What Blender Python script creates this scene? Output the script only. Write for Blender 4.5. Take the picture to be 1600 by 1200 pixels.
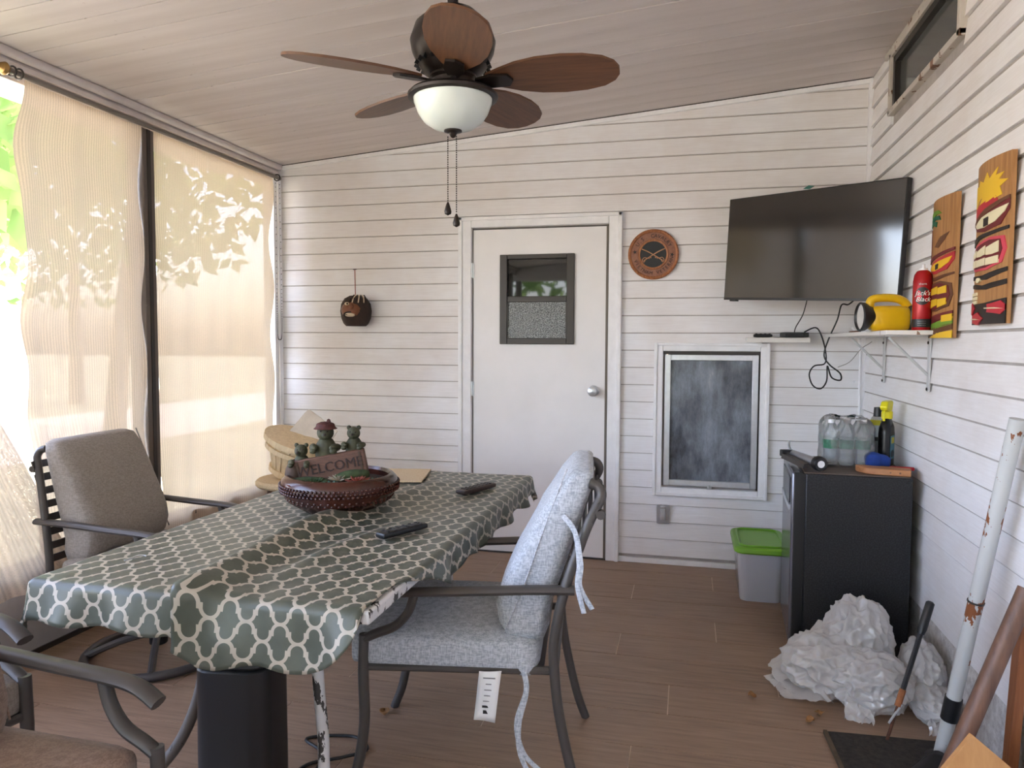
import bpy, bmesh, math, random
from mathutils import Vector, Matrix, noise
R = math.radians
random.seed(7)
S = bpy.context.scene
C = S.collection
for o in list(bpy.data.objects): bpy.data.objects.remove(o)

# ---------------------------------------------------------------- camera
YAW, PITCH, ROLL = 0.234496, -0.0567991, 0.00442485
fw = Vector((-math.sin(YAW)*math.cos(PITCH), math.cos(YAW)*math.cos(PITCH), math.sin(PITCH)))
rt = Vector((math.cos(YAW), math.sin(YAW), 0)); up = rt.cross(fw)
r2 = rt*math.cos(ROLL)+up*math.sin(ROLL); u2 = -rt*math.sin(ROLL)+up*math.cos(ROLL)
cam = bpy.data.cameras.new('camera'); camo = bpy.data.objects.new('camera', cam); C.objects.link(camo)
M = Matrix((r2, u2, -fw)).transposed().to_4x4(); M.translation = (0, 0, 1.31089)
camo.matrix_world = M
cam.sensor_width = 36; cam.lens = 36*1155.175/1600; cam.clip_start = 0.02
S.camera = camo

# ---------------------------------------------------------------- sky, sun, exposure
W = bpy.data.worlds.new('sky'); S.world = W; W.use_nodes = True
wn = W.node_tree; wn.nodes.clear()
wo = wn.nodes.new('ShaderNodeOutputWorld'); wb = wn.nodes.new('ShaderNodeBackground')
sky = wn.nodes.new('ShaderNodeTexSky'); sky.sky_type = 'NISHITA'; sky.sun_disc = False
sky.sun_elevation = R(58); sky.sun_rotation = R(35); sky.air_density = 1.0; sky.dust_density = 3.5; sky.ozone_density = 0.6
hs = wn.nodes.new('ShaderNodeHueSaturation'); hs.inputs['Saturation'].default_value = 0.88
wn.links.new(sky.outputs[0], hs.inputs['Color']); tn = wn.nodes.new('ShaderNodeMix'); tn.data_type = 'RGBA'; tn.blend_type = 'MULTIPLY'; tn.inputs[0].default_value = 1; tn.inputs[7].default_value = (1.05, .965, 1.0, 1); wn.links.new(hs.outputs[0], tn.inputs[6]); wn.links.new(tn.outputs[2], wb.inputs[0]); wn.links.new(wb.outputs[0], wo.inputs[0])
wb.inputs[1].default_value = 0.62
sun = bpy.data.lights.new('sun', 'SUN'); sun.energy = 2.6; sun.angle = R(1.0); sun.color = (1, .96, .91)
suno = bpy.data.objects.new('sun', sun); C.objects.link(suno)
suno.rotation_euler = Vector((-0.30, -0.42, -0.85)).to_track_quat('-Z', 'Y').to_euler()
S.view_settings.view_transform = 'Standard'; S.view_settings.look = 'None'
S.view_settings.exposure = 2.5; S.view_settings.gamma = 1.0; S.view_settings.use_curve_mapping = False
S.cycles.max_bounces = 10; S.cycles.diffuse_bounces = 6; S.cycles.transparent_max_bounces = 12; S.cycles.glossy_bounces = 4
S.cycles.transmission_bounces = 8
S.cycles.sample_clamp_indirect = 8.0; S.cycles.use_denoising = True
S.cycles.caustics_reflective = False; S.cycles.caustics_refractive = False

# ---------------------------------------------------------------- geometry helpers
class MB:
    def __init__(s): s.v = []; s.f = []; s.uv = None
    def add(s, vs, fs):
        n = len(s.v); s.v += [tuple(p) for p in vs]; s.f += [tuple(i+n for i in f) for f in fs]; return s
    def box(s, c, d, rot=None):
        hx, hy, hz = d[0]/2, d[1]/2, d[2]/2
        vs = [Vector((x*hx, y*hy, z*hz)) for x in (-1, 1) for y in (-1, 1) for z in (-1, 1)]
        if rot is not None: vs = [rot @ v for v in vs]
        c = Vector(c)
        return s.add([v+c for v in vs], [(0,1,3,2),(4,6,7,5),(0,4,5,1),(2,3,7,6),(0,2,6,4),(1,5,7,3)])
    def bb(s, a, b):
        return s.box([(a[i]+b[i])/2 for i in range(3)], [abs(b[i]-a[i]) for i in range(3)])
    def tube(s, pts, r, n=8, closed=False, flat=1.0, upv=None):
        P = [Vector(p) for p in pts]; m = len(P)
        rs = r if isinstance(r, (list, tuple)) else [r]*m
        T = []
        for i in range(m):
            if closed: t = P[(i+1) % m]-P[i-1]
            else: t = P[min(i+1, m-1)]-P[max(i-1, 0)]
            T.append(t.normalized())
        a = Vector(upv) if upv else (Vector((0, 0, 1)) if abs(T[0].z) < .9 else Vector((1, 0, 0)))
        N = (a-T[0]*a.dot(T[0])).normalized(); vs = []
        for i in range(m):
            if i:
                N = (N-T[i]*N.dot(T[i]))
                N = N.normalized() if N.length > 1e-6 else T[i].orthogonal().normalized()
            B = T[i].cross(N)
            for k in range(n):
                q = 2*math.pi*(k+.5)/n
                vs.append(P[i]+N*(math.cos(q)*rs[i]*flat)+B*(math.sin(q)*rs[i]))
        fs = []
        for i in range(m if closed else m-1):
            j = (i+1) % m
            for k in range(n): fs.append((i*n+k, i*n+(k+1) % n, j*n+(k+1) % n, j*n+k))
        if not closed: fs += [tuple(reversed(range(n))), tuple(range((m-1)*n, m*n))]
        return s.add(vs, fs)
    def lathe(s, prof, c=(0, 0, 0), n=24, axis=None, sx=1, sy=1):
        vs = []; m = len(prof); c = Vector(c)
        for r, z in prof:
            for k in range(n):
                a = 2*math.pi*k/n; v = Vector((r*math.cos(a)*sx, r*math.sin(a)*sy, z))
                if axis is not None: v = axis @ v
                vs.append(v+c)
        fs = [(i*n+k, i*n+(k+1) % n, (i+1)*n+(k+1) % n, (i+1)*n+k) for i in range(m-1) for k in range(n)]
        if prof[0][0] > 1e-5: fs.append(tuple(reversed(range(n))))
        if prof[-1][0] > 1e-5: fs.append(tuple(range((m-1)*n, m*n)))
        return s.add(vs, fs)
    def ell(s, c, r, rot=None, nu=14, nv=9):
        prof = [(math.sin(math.pi*i/nv), -math.cos(math.pi*i/nv)) for i in range(nv+1)]
        prof[0] = (1e-4, -1); prof[-1] = (1e-4, 1)
        vs = []; c = Vector(c)
        for a, z in prof:
            for k in range(nu):
                q = 2*math.pi*k/nu; v = Vector((a*math.cos(q)*r[0], a*math.sin(q)*r[1], z*r[2]))
                vs.append((rot @ v if rot is not None else v)+c)
        fs = [(i*nu+k, i*nu+(k+1) % nu, (i+1)*nu+(k+1) % nu, (i+1)*nu+k) for i in range(nv) for k in range(nu)]
        return s.add(vs, fs)
    def prism(s, front, back):
        n = len(front)
        return s.add(list(front)+list(back), [tuple(range(n)), tuple(reversed(range(n, 2*n)))]+[(i, n+i, n+(i+1) % n, (i+1) % n) for i in range(n)])
    def grid(s, fn, nu, nv, uvf=None):
        vs = [fn(i/nu, j/nv) for j in range(nv+1) for i in range(nu+1)]
        fs = [(j*(nu+1)+i, j*(nu+1)+i+1, (j+1)*(nu+1)+i+1, (j+1)*(nu+1)+i) for j in range(nv) for i in range(nu)]
        s.add(vs, fs)
        if uvf: s.uv = [uvf(i/nu, j/nv) for j in range(nv+1) for i in range(nu+1)]
        return s
    def mesh(s, name, mat, angle=40, fix=True):
        me = bpy.data.meshes.new(name); me.from_pydata(s.v, [], s.f)
        if fix:
            bm = bmesh.new(); bm.from_mesh(me); bmesh.ops.recalc_face_normals(bm, faces=bm.faces); bm.to_mesh(me); bm.free()
        if s.uv:
            l = me.uv_layers.new(name='UVMap')
            for p in me.polygons:
                for li in p.loop_indices: l.data[li].uv = s.uv[me.loops[li].vertex_index]
        me.polygons.foreach_set('use_smooth', [True]*len(me.polygons))
        me.set_sharp_from_angle(angle=R(angle))
        if mat: me.materials.append(mat)
        return me
    def build(s, name, mat, parent=None, angle=40, bevel=0, fix=True, loc=None):
        return link(name, s.mesh(name, mat, angle, fix), parent, bevel, loc)
def link(name, me, parent=None, bevel=0, loc=None):
    o = bpy.data.objects.new(name, me); C.objects.link(o)
    if parent: o.parent = parent
    if loc: o.location = loc
    if bevel:
        b = o.modifiers.new('bevel', 'BEVEL'); b.width = bevel; b.segments = 2; b.limit_method = 'ANGLE'; b.angle_limit = R(40)
    return o
def tag(o, label=None, cat=None, group=None, kind=None):
    if label: o['label'] = label
    if cat: o['category'] = cat
    if group: o['group'] = group
    if kind: o['kind'] = kind
    return o
def thing(name, label, cat, loc=(0, 0, 0), rz=0, group=None, rot=None):
    o = bpy.data.objects.new(name, None); C.objects.link(o); o.location = loc; o.empty_display_size = .05
    o.rotation_euler = rot if rot is not None else (0, 0, rz)
    return tag(o, label, cat, group)
def struct(name, obj=None):
    if obj is None:
        obj = bpy.data.objects.new(name, None); C.objects.link(obj); obj.empty_display_size = .05
    obj['kind'] = 'structure'; return obj
def sm(pts, n=6, closed=False):                      # Catmull-Rom through points
    P = [Vector(p) for p in pts]; out = []; m = len(P)
    rng = range(m if closed else m-1)
    for i in rng:
        if closed: a, b, c, d = P[i-1], P[i], P[(i+1) % m], P[(i+2) % m]
        else: a, b, c, d = P[max(i-1, 0)], P[i], P[i+1], P[min(i+2, m-1)]
        for k in range(n):
            t = k/n
            out.append(.5*((2*b)+(c-a)*t+(2*a-5*b+4*c-d)*t*t+(3*b-a-3*c+d)*t**3))
    if not closed: out.append(P[-1])
    return out
def rbox(d, r, n=6, puff=0, fn=None):                # rounded, puffed box (cushions), thickness along z
    bm = bmesh.new(); bmesh.ops.create_cube(bm, size=2)
    bmesh.ops.subdivide_edges(bm, edges=bm.edges, cuts=n, use_grid_fill=True)
    h = [x/2 for x in d]
    for v in bm.verts:
        p = [v.co[i]*h[i] for i in range(3)]
        q = [max(-(h[i]-r), min(h[i]-r, p[i])) for i in range(3)]
        e = Vector([p[i]-q[i] for i in range(3)])
        if e.length > 1e-6: e = e.normalized()*r
        c = Vector(q)+e
        c.z *= 1+puff*max(0, 1-(c.x/h[0])**2)*max(0, 1-(c.y/h[1])**2)
        v.co = fn(c) if fn else c
    m = MB(); bm.verts.index_update(); m.v = [tuple(v.co) for v in bm.verts]; m.f = [tuple(v.index for v in f.verts) for f in bm.faces]
    bm.free(); return m
def textmesh(s, size, ext=.0006, align='CENTER', shear=0):
    cu = bpy.data.curves.new('t', 'FONT'); cu.body = s; cu.size = size; cu.extrude = ext; cu.align_x = align; cu.shear = shear; cu.resolution_u = 2
    o = bpy.data.objects.new('t', cu); me = bpy.data.meshes.new_from_object(o)
    vs = [v.co.copy() for v in me.vertices]; fs = [tuple(p.vertices) for p in me.polygons]
    bpy.data.objects.remove(o); bpy.data.meshes.remove(me); return vs, fs
def copy_tree(o, parent=None):
    c = o.copy(); C.objects.link(c); c.parent = parent
    for ch in list(o.children): copy_tree(ch, c)
    return c

# ---------------------------------------------------------------- materials
def srgb(r, g, b):
    f = lambda x: (x/12.92 if x <= .04045 else ((x+.055)/1.055)**2.4)
    return (f(r/255), f(g/255), f(b/255), 1)
class NT:
    def __init__(s, name):
        s.m = bpy.data.materials.new(name); s.m.use_nodes = True; s.t = s.m.node_tree; s.t.nodes.clear()
        s.out = s.n('OutputMaterial'); s.b = s.n('BsdfPrincipled'); s.l(s.b.outputs[0], s.out.inputs[0])
    def n(s, t, **k):
        x = s.t.nodes.new('ShaderNode'+t)
        for a, b in k.items(): setattr(x, a, b)
        return x
    def l(s, a, b): s.t.links.new(a, b)
    def val(s, sock, v):
        if isinstance(v, (int, float)): sock.default_value = v
        else: s.l(v, sock)
    def math(s, op, a, b=0, c=0):
        x = s.n('Math', operation=op); s.val(x.inputs[0], a); s.val(x.inputs[1], b); s.val(x.inputs[2], c); return x.outputs[0]
    def noise(s, scale=5, detail=3, rough=.5, stretch=None, src='Object', vec=None):
        x = s.n('TexNoise'); x.inputs['Scale'].default_value = scale; x.inputs['Detail'].default_value = detail; x.inputs['Roughness'].default_value = rough
        if vec is None: vec = s.n('TexCoord').outputs[src]
        if stretch:
            mp = s.n('Mapping'); mp.inputs['Scale'].default_value = stretch; s.l(vec, mp.inputs[0]); vec = mp.outputs[0]
        s.l(vec, x.inputs['Vector']); return x.outputs['Fac']
    def ramp(s, fac, stops):
        x = s.n('ValToRGB'); e = x.color_ramp.elements
        while len(e) < len(stops): e.new(.5)
        for i, (p, c) in enumerate(stops): e[i].position = p; e[i].color = c
        s.l(fac, x.inputs[0]); return x.outputs[0]
    def mix(s, fac, a, b, mode='MIX'):
        x = s.n('Mix', data_type='RGBA', blend_type=mode)
        s.val(x.inputs[0], fac)
        for i, v in ((6, a), (7, b)):
            if isinstance(v, tuple): x.inputs[i].default_value = v
            else: s.l(v, x.inputs[i])
        return x.outputs[2]
    def bump(s, h, strength=.3, dist=.002):
        x = s.n('Bump'); x.inputs['Strength'].default_value = strength; x.inputs['Distance'].default_value = dist
        s.l(h, x.inputs['Height']); s.l(x.outputs[0], s.b.inputs['Normal'])
    def set(s, **k):
        for a, v in k.items():
            sock = s.b.inputs[a.replace('_', ' ')]
            if isinstance(v, (int, float, tuple)): sock.default_value = v
            else: s.l(v, sock)
        return s.m
def plain(name, col, rough=.5, metal=0, var=.12, scale=12, bump=0, bscale=60, stretch=None, **k):
    t = NT(name); c = srgb(*col)
    dark = tuple(x*(1-var) for x in c[:3])+(1,); lite = tuple(min(1, x*(1+var)) for x in c[:3])+(1,)
    f = t.noise(scale, 4, .6, stretch)
    t.set(Base_Color=t.ramp(f, [(.3, dark), (.7, lite)]), Roughness=rough, Metallic=metal, **k)
    if bump: t.bump(t.noise(bscale, 3, .6, stretch), bump, .003)
    return t.m
def flat(name, col, rough=.5, metal=0, **k):
    return NT(name).set(Base_Color=srgb(*col), Roughness=rough, Metallic=metal, **k)

def m_siding():
    t = NT('white vinyl siding'); g = t.noise(6, 5, .65, (1.2, 1.2, 22)); d = t.noise(2.2, 4, .6)
    c = t.ramp(d, [(.28, srgb(226, 220, 217)), (.62, srgb(238, 238, 240))])
    t.set(Base_Color=t.mix(.16, c, t.ramp(g, [(.35, srgb(202, 198, 196)), (.65, srgb(244, 244, 246))])), Roughness=.5)
    t.bump(g, .22, .004); return t.m
MS = m_siding()
MLAPSHADE = plain('wall slab with lap shade', (172, 166, 162), .9)  # slab darkened so the lap slots show as shade lines between boards
MTRIM = plain('white painted trim', (238, 238, 240), .45, var=.05)
MDOOR = plain('white painted door', (236, 234, 234), .4, var=.035, scale=3)
def m_ceiling():
    t = NT('dusty white ceiling panel'); s = t.noise(1.5, 5, .6, (.5, 5, 1)); p = t.noise(26, 4, .7, (1, 3, 1))
    oi = t.n('ObjectInfo').outputs['Random']
    c = t.ramp(s, [(.3, srgb(204, 194, 191)), (.7, srgb(222, 214, 212))])
    c = t.mix(t.math('MULTIPLY', t.math('GREATER_THAN', p, .705), .55), c, srgb(135, 112, 98))
    c = t.mix(t.math('MULTIPLY', oi, .12), c, srgb(180, 168, 160))
    t.set(Base_Color=c, Roughness=.55); return t.m
MCEIL = m_ceiling()
def m_plank():
    t = NT('wood-look floor plank'); tc = t.n('TexCoord').outputs['Object']; oi = t.n('ObjectInfo').outputs['Random']
    off = t.n('CombineXYZ'); t.l(t.math('MULTIPLY', oi, 40), off.inputs[0]); t.l(t.math('MULTIPLY', oi, 17), off.inputs[1])
    va = t.n('VectorMath', operation='ADD'); t.l(tc, va.inputs[0]); t.l(off.outputs[0], va.inputs[1])
    g = t.noise(5, 7, .68, (.9, 12, 1), vec=va.outputs[0]); k = t.noise(3.2, 3, .5, (.6, 4, 1), vec=va.outputs[0])
    c = t.ramp(g, [(.22, srgb(96, 75, 60)), (.5, srgb(148, 121, 99)), (.8, srgb(178, 149, 124))])
    c = t.mix(t.math('MULTIPLY', k, .5), c, srgb(132, 105, 85))
    c = t.mix(t.math('MULTIPLY', oi, .25), c, srgb(164, 136, 113))
    t.set(Base_Color=c, Roughness=.42); t.bump(g, .12, .002); return t.m
MPLANK = m_plank()
MGROUT = plain('floor grout', (205, 184, 160), .8)
MBRONZE = flat('bronze aluminium', (104, 94, 86), .45, .1)
MDARKFR = flat('dark bronze window frame', (56, 51, 48), .4, .3)
MALU = plain('mill aluminium', (205, 209, 214), .32, .75, var=.06, scale=30)
MGALV = plain('galvanised white steel', (205, 207, 207), .45, .35, var=.05)
MKNEE = plain('grey kick panel', (168, 164, 162), .55, var=.08)
MBLACK = flat('black plastic', (24, 24, 26), .42)
MRUBBER = flat('black rubber cord', (20, 19, 19), .5)
MFRAME = plain('charcoal powder-coated steel', (78, 74, 72), .42, .25, var=.06)
def m_fabric(name, a, b, sc=260):
    t = NT(name); w1 = t.noise(sc, 2, .5, (1, 1, .25)); w2 = t.noise(sc, 2, .5, (.25, .25, 1)); d = t.noise(5, 3, .5)
    f = t.math('MULTIPLY', t.math('ADD', w1, w2), .5)
    c = t.ramp(f, [(.4, srgb(*a)), (.6, srgb(*b))]); c = t.mix(t.math('MULTIPLY', d, .18), c, srgb(*a))
    t.set(Base_Color=c, Roughness=.9, Sheen_Weight=.15); t.bump(f, .25, .002); return t.m
MCUSH = m_fabric('heather blue-grey upholstery', (150, 156, 166), (198, 203, 210))
MCUSHSHADE = m_fabric('shaded blue-grey upholstery', (136, 128, 121), (160, 152, 144))  # same fabric as the blue-grey, with backlit shade put into the colour
MCUSHB = m_fabric('brown grey upholstery', (124, 102, 90), (150, 127, 113))
def m_cloth():
    t = NT('sage trellis oilcloth'); uv = t.n('TexCoord').outputs['UV']; sp = t.n('SeparateXYZ'); t.l(uv, sp.inputs[0])
    P = .087
    def fold(x):
        q = t.math('DIVIDE', x, P); q = t.math('ADD', q, .5); q = t.math('FRACT', q); return t.math('ABSOLUTE', t.math('SUBTRACT', q, .5))
    x = fold(sp.outputs[0]); y = fold(sp.outputs[1])
    def ln(cx, cy):
        a = t.math('SUBTRACT', x, cx); b = t.math('SUBTRACT', y, cy)
        return t.math('ABSOLUTE', t.math('SUBTRACT', t.math('SQRT', t.math('ADD', t.math('MULTIPLY', a, a), t.math('MULTIPLY', b, b))), .225))
    A = ln(0, .275); B = ln(.5, .225); hi = t.math('GREATER_THAN', y, .25)
    d = t.math('ADD', t.math('MULTIPLY', A, hi), t.math('MULTIPLY', B, t.math('SUBTRACT', 1, hi)))
    line = t.math('LESS_THAN', d, .047)
    bx = t.math('MAXIMUM', t.math('ABSOLUTE', t.math('SUBTRACT', x, .25)), t.math('ABSOLUTE', t.math('SUBTRACT', y, .25)))
    m = t.math('MAXIMUM', line, t.math('LESS_THAN', bx, .075))
    dirt = t.noise(7, 4, .6)
    g = t.ramp(dirt, [(.3, srgb(74, 79, 69)), (.7, srgb(92, 97, 86))])
    t.set(Base_Color=t.mix(m, g, srgb(180, 172, 158)), Roughness=.42, Coat_Weight=.1, Coat_Roughness=.3)
    t.bump(t.noise(9, 4, .6), .25, .01); return t.m
MCLOTH = m_cloth()
def m_shade():
    t = NT('beige woven shade cloth'); t.t.nodes.remove(t.b)
    uv = t.n('TexCoord').outputs['UV']
    w = t.n('TexWave', wave_type='BANDS', bands_direction='X'); w.inputs['Scale'].default_value = 24; w.inputs['Distortion'].default_value = .6; t.l(uv, w.inputs[0])
    f = t.noise(330, 2, .5, vec=uv)
    d = t.noise(2.0, 3, .5, vec=uv)
    c = t.mix(t.math('MULTIPLY', w.outputs['Fac'], .8), srgb(228, 210, 188), srgb(198, 180, 158))
    c = t.mix(t.math('MULTIPLY', d, .3), c, srgb(196, 180, 160))
    df = t.n('BsdfDiffuse'); tl = t.n('BsdfTranslucent'); tp = t.n('BsdfTransparent')
    t.l(c, df.inputs[0]); t.l(c, tl.inputs[0])
    m1 = t.n('MixShader'); m1.inputs[0].default_value = .165; t.l(df.outputs[0], m1.inputs[1]); t.l(tl.outputs[0], m1.inputs[2])
    hole = t.math('ADD', t.math('MULTIPLY', t.math('GREATER_THAN', f, .60), .22), .01)
    m2 = t.n('MixShader'); t.l(hole, m2.inputs[0]); t.l(m1.outputs[0], m2.inputs[1]); t.l(tp.outputs[0], m2.inputs[2])
    t.l(m2.outputs[0], t.out.inputs[0]); return t.m
MSHADE = m_shade()
def m_peel(name, base, under, thr=.56, sc=22, metal=0):
    t = NT(name); p = t.noise(sc, 5, .65, (1, 1, .45)); k = t.math('GREATER_THAN', p, thr)
    t.set(Base_Color=t.mix(k, srgb(*base), srgb(*under)), Roughness=.55, Metallic=metal); t.bump(k, .2, .001); return t.m
MPEEL = m_peel('peeling white paint', (205, 205, 206), (58, 54, 52), .55, 26)
MPOLE = m_peel('white paint with rust', (190, 192, 190), (128, 74, 38), .585, 14)
MTLEG = m_peel('worn grey paint', (104, 98, 94), (60, 55, 52), .63, 30)
def m_wood(name, a, b, stretch=(14, 14, 1), rough=.5, sc=4):
    t = NT(name); g = t.noise(sc, 6, .65, stretch)
    t.set(Base_Color=t.ramp(g, [(.3, srgb(*a)), (.7, srgb(*b))]), Roughness=rough); t.bump(g, .15, .002); return t.m
MTIKI = m_wood('tan tiki wood', (140, 95, 52), (186, 138, 86))
MPLAQ = m_wood('carved plaque wood', (128, 72, 40), (190, 126, 80), (8, 1, 8), .45, 14)
MBLADE = m_wood('walnut fan blade', (78, 50, 32), (112, 74, 48), (1.2, 14, 14), .45, 5)
MBROWNW = m_wood('weathered brown wood', (88, 62, 48), (128, 92, 72), (10, 10, 1))
MORANGE = m_wood('honey pine board', (196, 140, 84), (216, 164, 104), (6, 6, 1))
MREDW = m_wood('reddish stained wood', (128, 74, 40), (168, 104, 60), (12, 12, 1))
MBOARD = m_wood('worn cutting board wood', (150, 96, 58), (190, 134, 88), (2, 12, 12))
MCHIP = m_peel('chipped white shelf paint', (226, 222, 216), (140, 112, 92), .63, 14)
MBOWL = NT('glazed oxblood ceramic'); _p = MBOWL.noise(75, 2, .5); _q = MBOWL.noise(7, 3, .5)
MBOWL.set(Base_Color=MBOWL.ramp(_q, [(.3, srgb(40, 18, 14)), (.7, srgb(76, 38, 28))]), Roughness=.24); MBOWL = MBOWL.m
def pl(n, c, r=.5, **k): return flat(n, c, r, **k)
MGLASSW = NT('frosted white glass').set(Base_Color=srgb(222, 230, 224), Roughness=.25, Subsurface_Weight=.3, Subsurface_Radius=(.05, .05, .05), Coat_Weight=.3)
MORB = flat('oil-rubbed bronze', (44, 36, 32), .36, .5)
def m_bag():
    t = NT('thin white plastic film'); t.t.nodes.remove(t.b)
    bp_ = t.n('Bump'); bp_.inputs['Strength'].default_value = .35; bp_.inputs['Distance'].default_value = .02; vo = t.n('TexVoronoi', feature='DISTANCE_TO_EDGE'); vo.inputs['Scale'].default_value = 10; nz_ = t.n('TexNoise'); nz_.inputs['Scale'].default_value = 9; va_ = t.n('VectorMath', operation='MULTIPLY_ADD'); tc_ = t.n('TexCoord'); t.l(tc_.outputs['Object'], nz_.inputs[0]); t.l(nz_.outputs['Color'], va_.inputs[0]); va_.inputs[1].default_value = (.16,)*3; t.l(tc_.outputs['Object'], va_.inputs[2]); t.l(va_.outputs[0], vo.inputs[0]); t.l(vo.outputs[0], bp_.inputs['Height'])
    df = t.n('BsdfDiffuse'); df.inputs[0].default_value = srgb(232, 230, 228); tl = t.n('BsdfTranslucent'); tl.inputs[0].default_value = srgb(232, 230, 228)
    gl = t.n('BsdfGlossy'); gl.inputs['Roughness'].default_value = .22; tp = t.n('BsdfTransparent')
    a = t.n('MixShader'); a.inputs[0].default_value = .3; t.l(df.outputs[0], a.inputs[1]); t.l(tl.outputs[0], a.inputs[2])
    b = t.n('MixShader'); b.inputs[0].default_value = .13; t.l(a.outputs[0], b.inputs[1]); t.l(gl.outputs[0], b.inputs[2])
    c = t.n('MixShader'); c.inputs[0].default_value = .3; [t.l(bp_.outputs[0], q_.inputs['Normal']) for q_ in (df, tl, gl)]; t.l(b.outputs[0], c.inputs[1]); t.l(tp.outputs[0], c.inputs[2])
    t.l(c.outputs[0], t.out.inputs[0]); return t.m
MBAG = m_bag()
def m_clear(name, col=(255, 255, 255), tr=.72, rough=.08):
    t = NT(name); t.t.nodes.remove(t.b)
    df = t.n('BsdfDiffuse'); df.inputs[0].default_value = srgb(*col); gl = t.n('BsdfGlossy'); gl.inputs['Roughness'].default_value = rough
    tp = t.n('BsdfTransparent'); fr = t.n('Fresnel'); fr.inputs[0].default_value = 1.45
    a = t.n('MixShader'); a.inputs[0].default_value = tr; t.l(df.outputs[0], a.inputs[1]); t.l(tp.outputs[0], a.inputs[2])
    b = t.n('MixShader'); t.l(fr.outputs[0], b.inputs[0]); t.l(a.outputs[0], b.inputs[1]); t.l(gl.outputs[0], b.inputs[2])
    t.l(b.outputs[0], t.out.inputs[0]); return t.m
MPET = m_clear('clear bottle plastic', (215, 225, 228), .74, .06)
MWRAP = m_clear('shrink wrap film', (228, 232, 234), .84, .12)
MBIN = m_clear('cloudy storage plastic', (202, 202, 210), .22, .25)
MLID = plain('lime green plastic lid', (116, 170, 48), .35, var=.05)
def m_fridge():
    t = NT('pebbled black enamel'); n = t.noise(170, 2, .5)
    t.set(Base_Color=t.ramp(n, [(.42, srgb(10, 10, 12)), (.68, srgb(38, 38, 42))]), Roughness=.45); t.bump(n, .4, .002); return t.m
MFRIDGE = m_fridge()
MFDOOR = flat('brushed grey fridge door', (120, 120, 128), .22, .6)
def m_screen():
    t = NT('dusty screen'); n = t.noise(6, 5, .7, (1, 1, .4)); s = t.noise(60, 3, .7)
    t.set(Base_Color=t.ramp(n, [(.35, srgb(30, 28, 27)), (.75, srgb(44, 41, 40))]), Roughness=.09, Specular_IOR_Level=1.0); return t.m
MSCREEN = m_screen()
def m_pane():
    t = NT('hazy dark window glass'); n = t.noise(9, 6, .75, (1, 1, .35)); g = t.noise(3, 3, .5)
    f = t.math('MULTIPLY', n, g)
    t.set(Base_Color=t.ramp(f, [(.14, srgb(44, 48, 55)), (.38, srgb(140, 149, 160))]), Roughness=t.ramp(n, [(.3, (.05,)*3+(1,)), (.7, (.3,)*3+(1,))])); return t.m
MPANE = m_pane()
MPANEC = flat('dark clear glass', (14, 16, 16), .03)
def m_pebble():
    t = NT('obscure pebbled glass'); n = t.noise(190, 3, .6)
    t.set(Base_Color=t.ramp(n, [(.45, srgb(46, 48, 48)), (.62, srgb(176, 180, 178))]), Roughness=.2); t.bump(n, .6, .003); return t.m
MPEB = m_pebble()
MHIWIN = flat('high window glass', (86, 88, 86), .12)
MMAT = plain('dark rubber doormat', (48, 43, 38), .9, var=.5, scale=60, bump=.6, bscale=240)
MROT = m_peel('rotted painted wood', (196, 188, 178), (112, 76, 52), .60, 14)

# ================================================================ STRUCTURE
XL, XR, YB, YR = -2.635, .935, 4.412, -2.4
CO, Z0 = .1016, 2.3856
zc = lambda x: 2.45+.082*(x-XL)
# ---- floor
floor = struct('floor', MB().bb((XL-.05, YR-.05, -.12), (XR+.1, YB+.1, -.0018)).build('floor', MGROUT))
PW, PL_, GAP = .2325, 1.22, .0035
_pc = {}
def plank(x0, x1, y1):
    y0 = y1-PW; y1 = min(y1, YB+.01)
    key = (round(x1-x0, 3), round(y1-y0, 3))
    if key not in _pc:
        _pc[key] = MB().bb((0, 0, -.012), (x1-x0-GAP, y1-y0-GAP, 0)).mesh('plank', MPLANK)
    link('plank', _pc[key], floor, loc=(x0, y0, 0))
joint = {0: .60, 1: .148, 2: -.264, 3: -.63, 4: .141, 5: -.275, 6: .35, 7: -.05, 8: -.668}
for i in range(31):
    y1 = 4.229+PW-i*PW
    if y1 < YR: break
    j = joint.get(i, random.uniform(-1.2, 1.2)); x = j
    while x > XL: x -= PL_
    while x < XR:
        a, b = max(x, XL), min(x+PL_, XR+.01)
        if b-a > .02: plank(a, b, y1)
        x += PL_
# ---- ceiling
ceil = struct('ceiling', MB().prism([(XL-.5, YR-.3, zc(XL-.5)+.03), (XR+.1, YR-.3, zc(XR+.1)+.03), (XR+.1, YR-.3, zc(XR+.1)+.12), (XL-.5, YR-.3, zc(XL-.5)+.12)],
     [(XL-.5, YB+.1, zc(XL-.5)+.03), (XR+.1, YB+.1, zc(XR+.1)+.03), (XR+.1, YB+.1, zc(XR+.1)+.12), (XL-.5, YB+.1, zc(XL-.5)+.12)]).build('ceiling', MCEIL))
BW = .148
def cb(w):
    q = lambda x, d: (x, zc(x)+d)
    pr = lambda y: [(XL, y, zc(XL)), (XR+.012, y, zc(XR+.012)), (XR+.012, y, zc(XR+.012)+.026), (XL, y, zc(XL)+.026)]
    return MB().prism(pr(.002), pr(w-.002)).mesh('ceiling_board', MCEIL)
_b = cb(BW); y = YB-BW
while y > YR-.1:
    o = link('ceiling_board', _b, ceil, loc=(0, y, random.choice((0, 0, 0, .0015))))
    y -= BW
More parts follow.
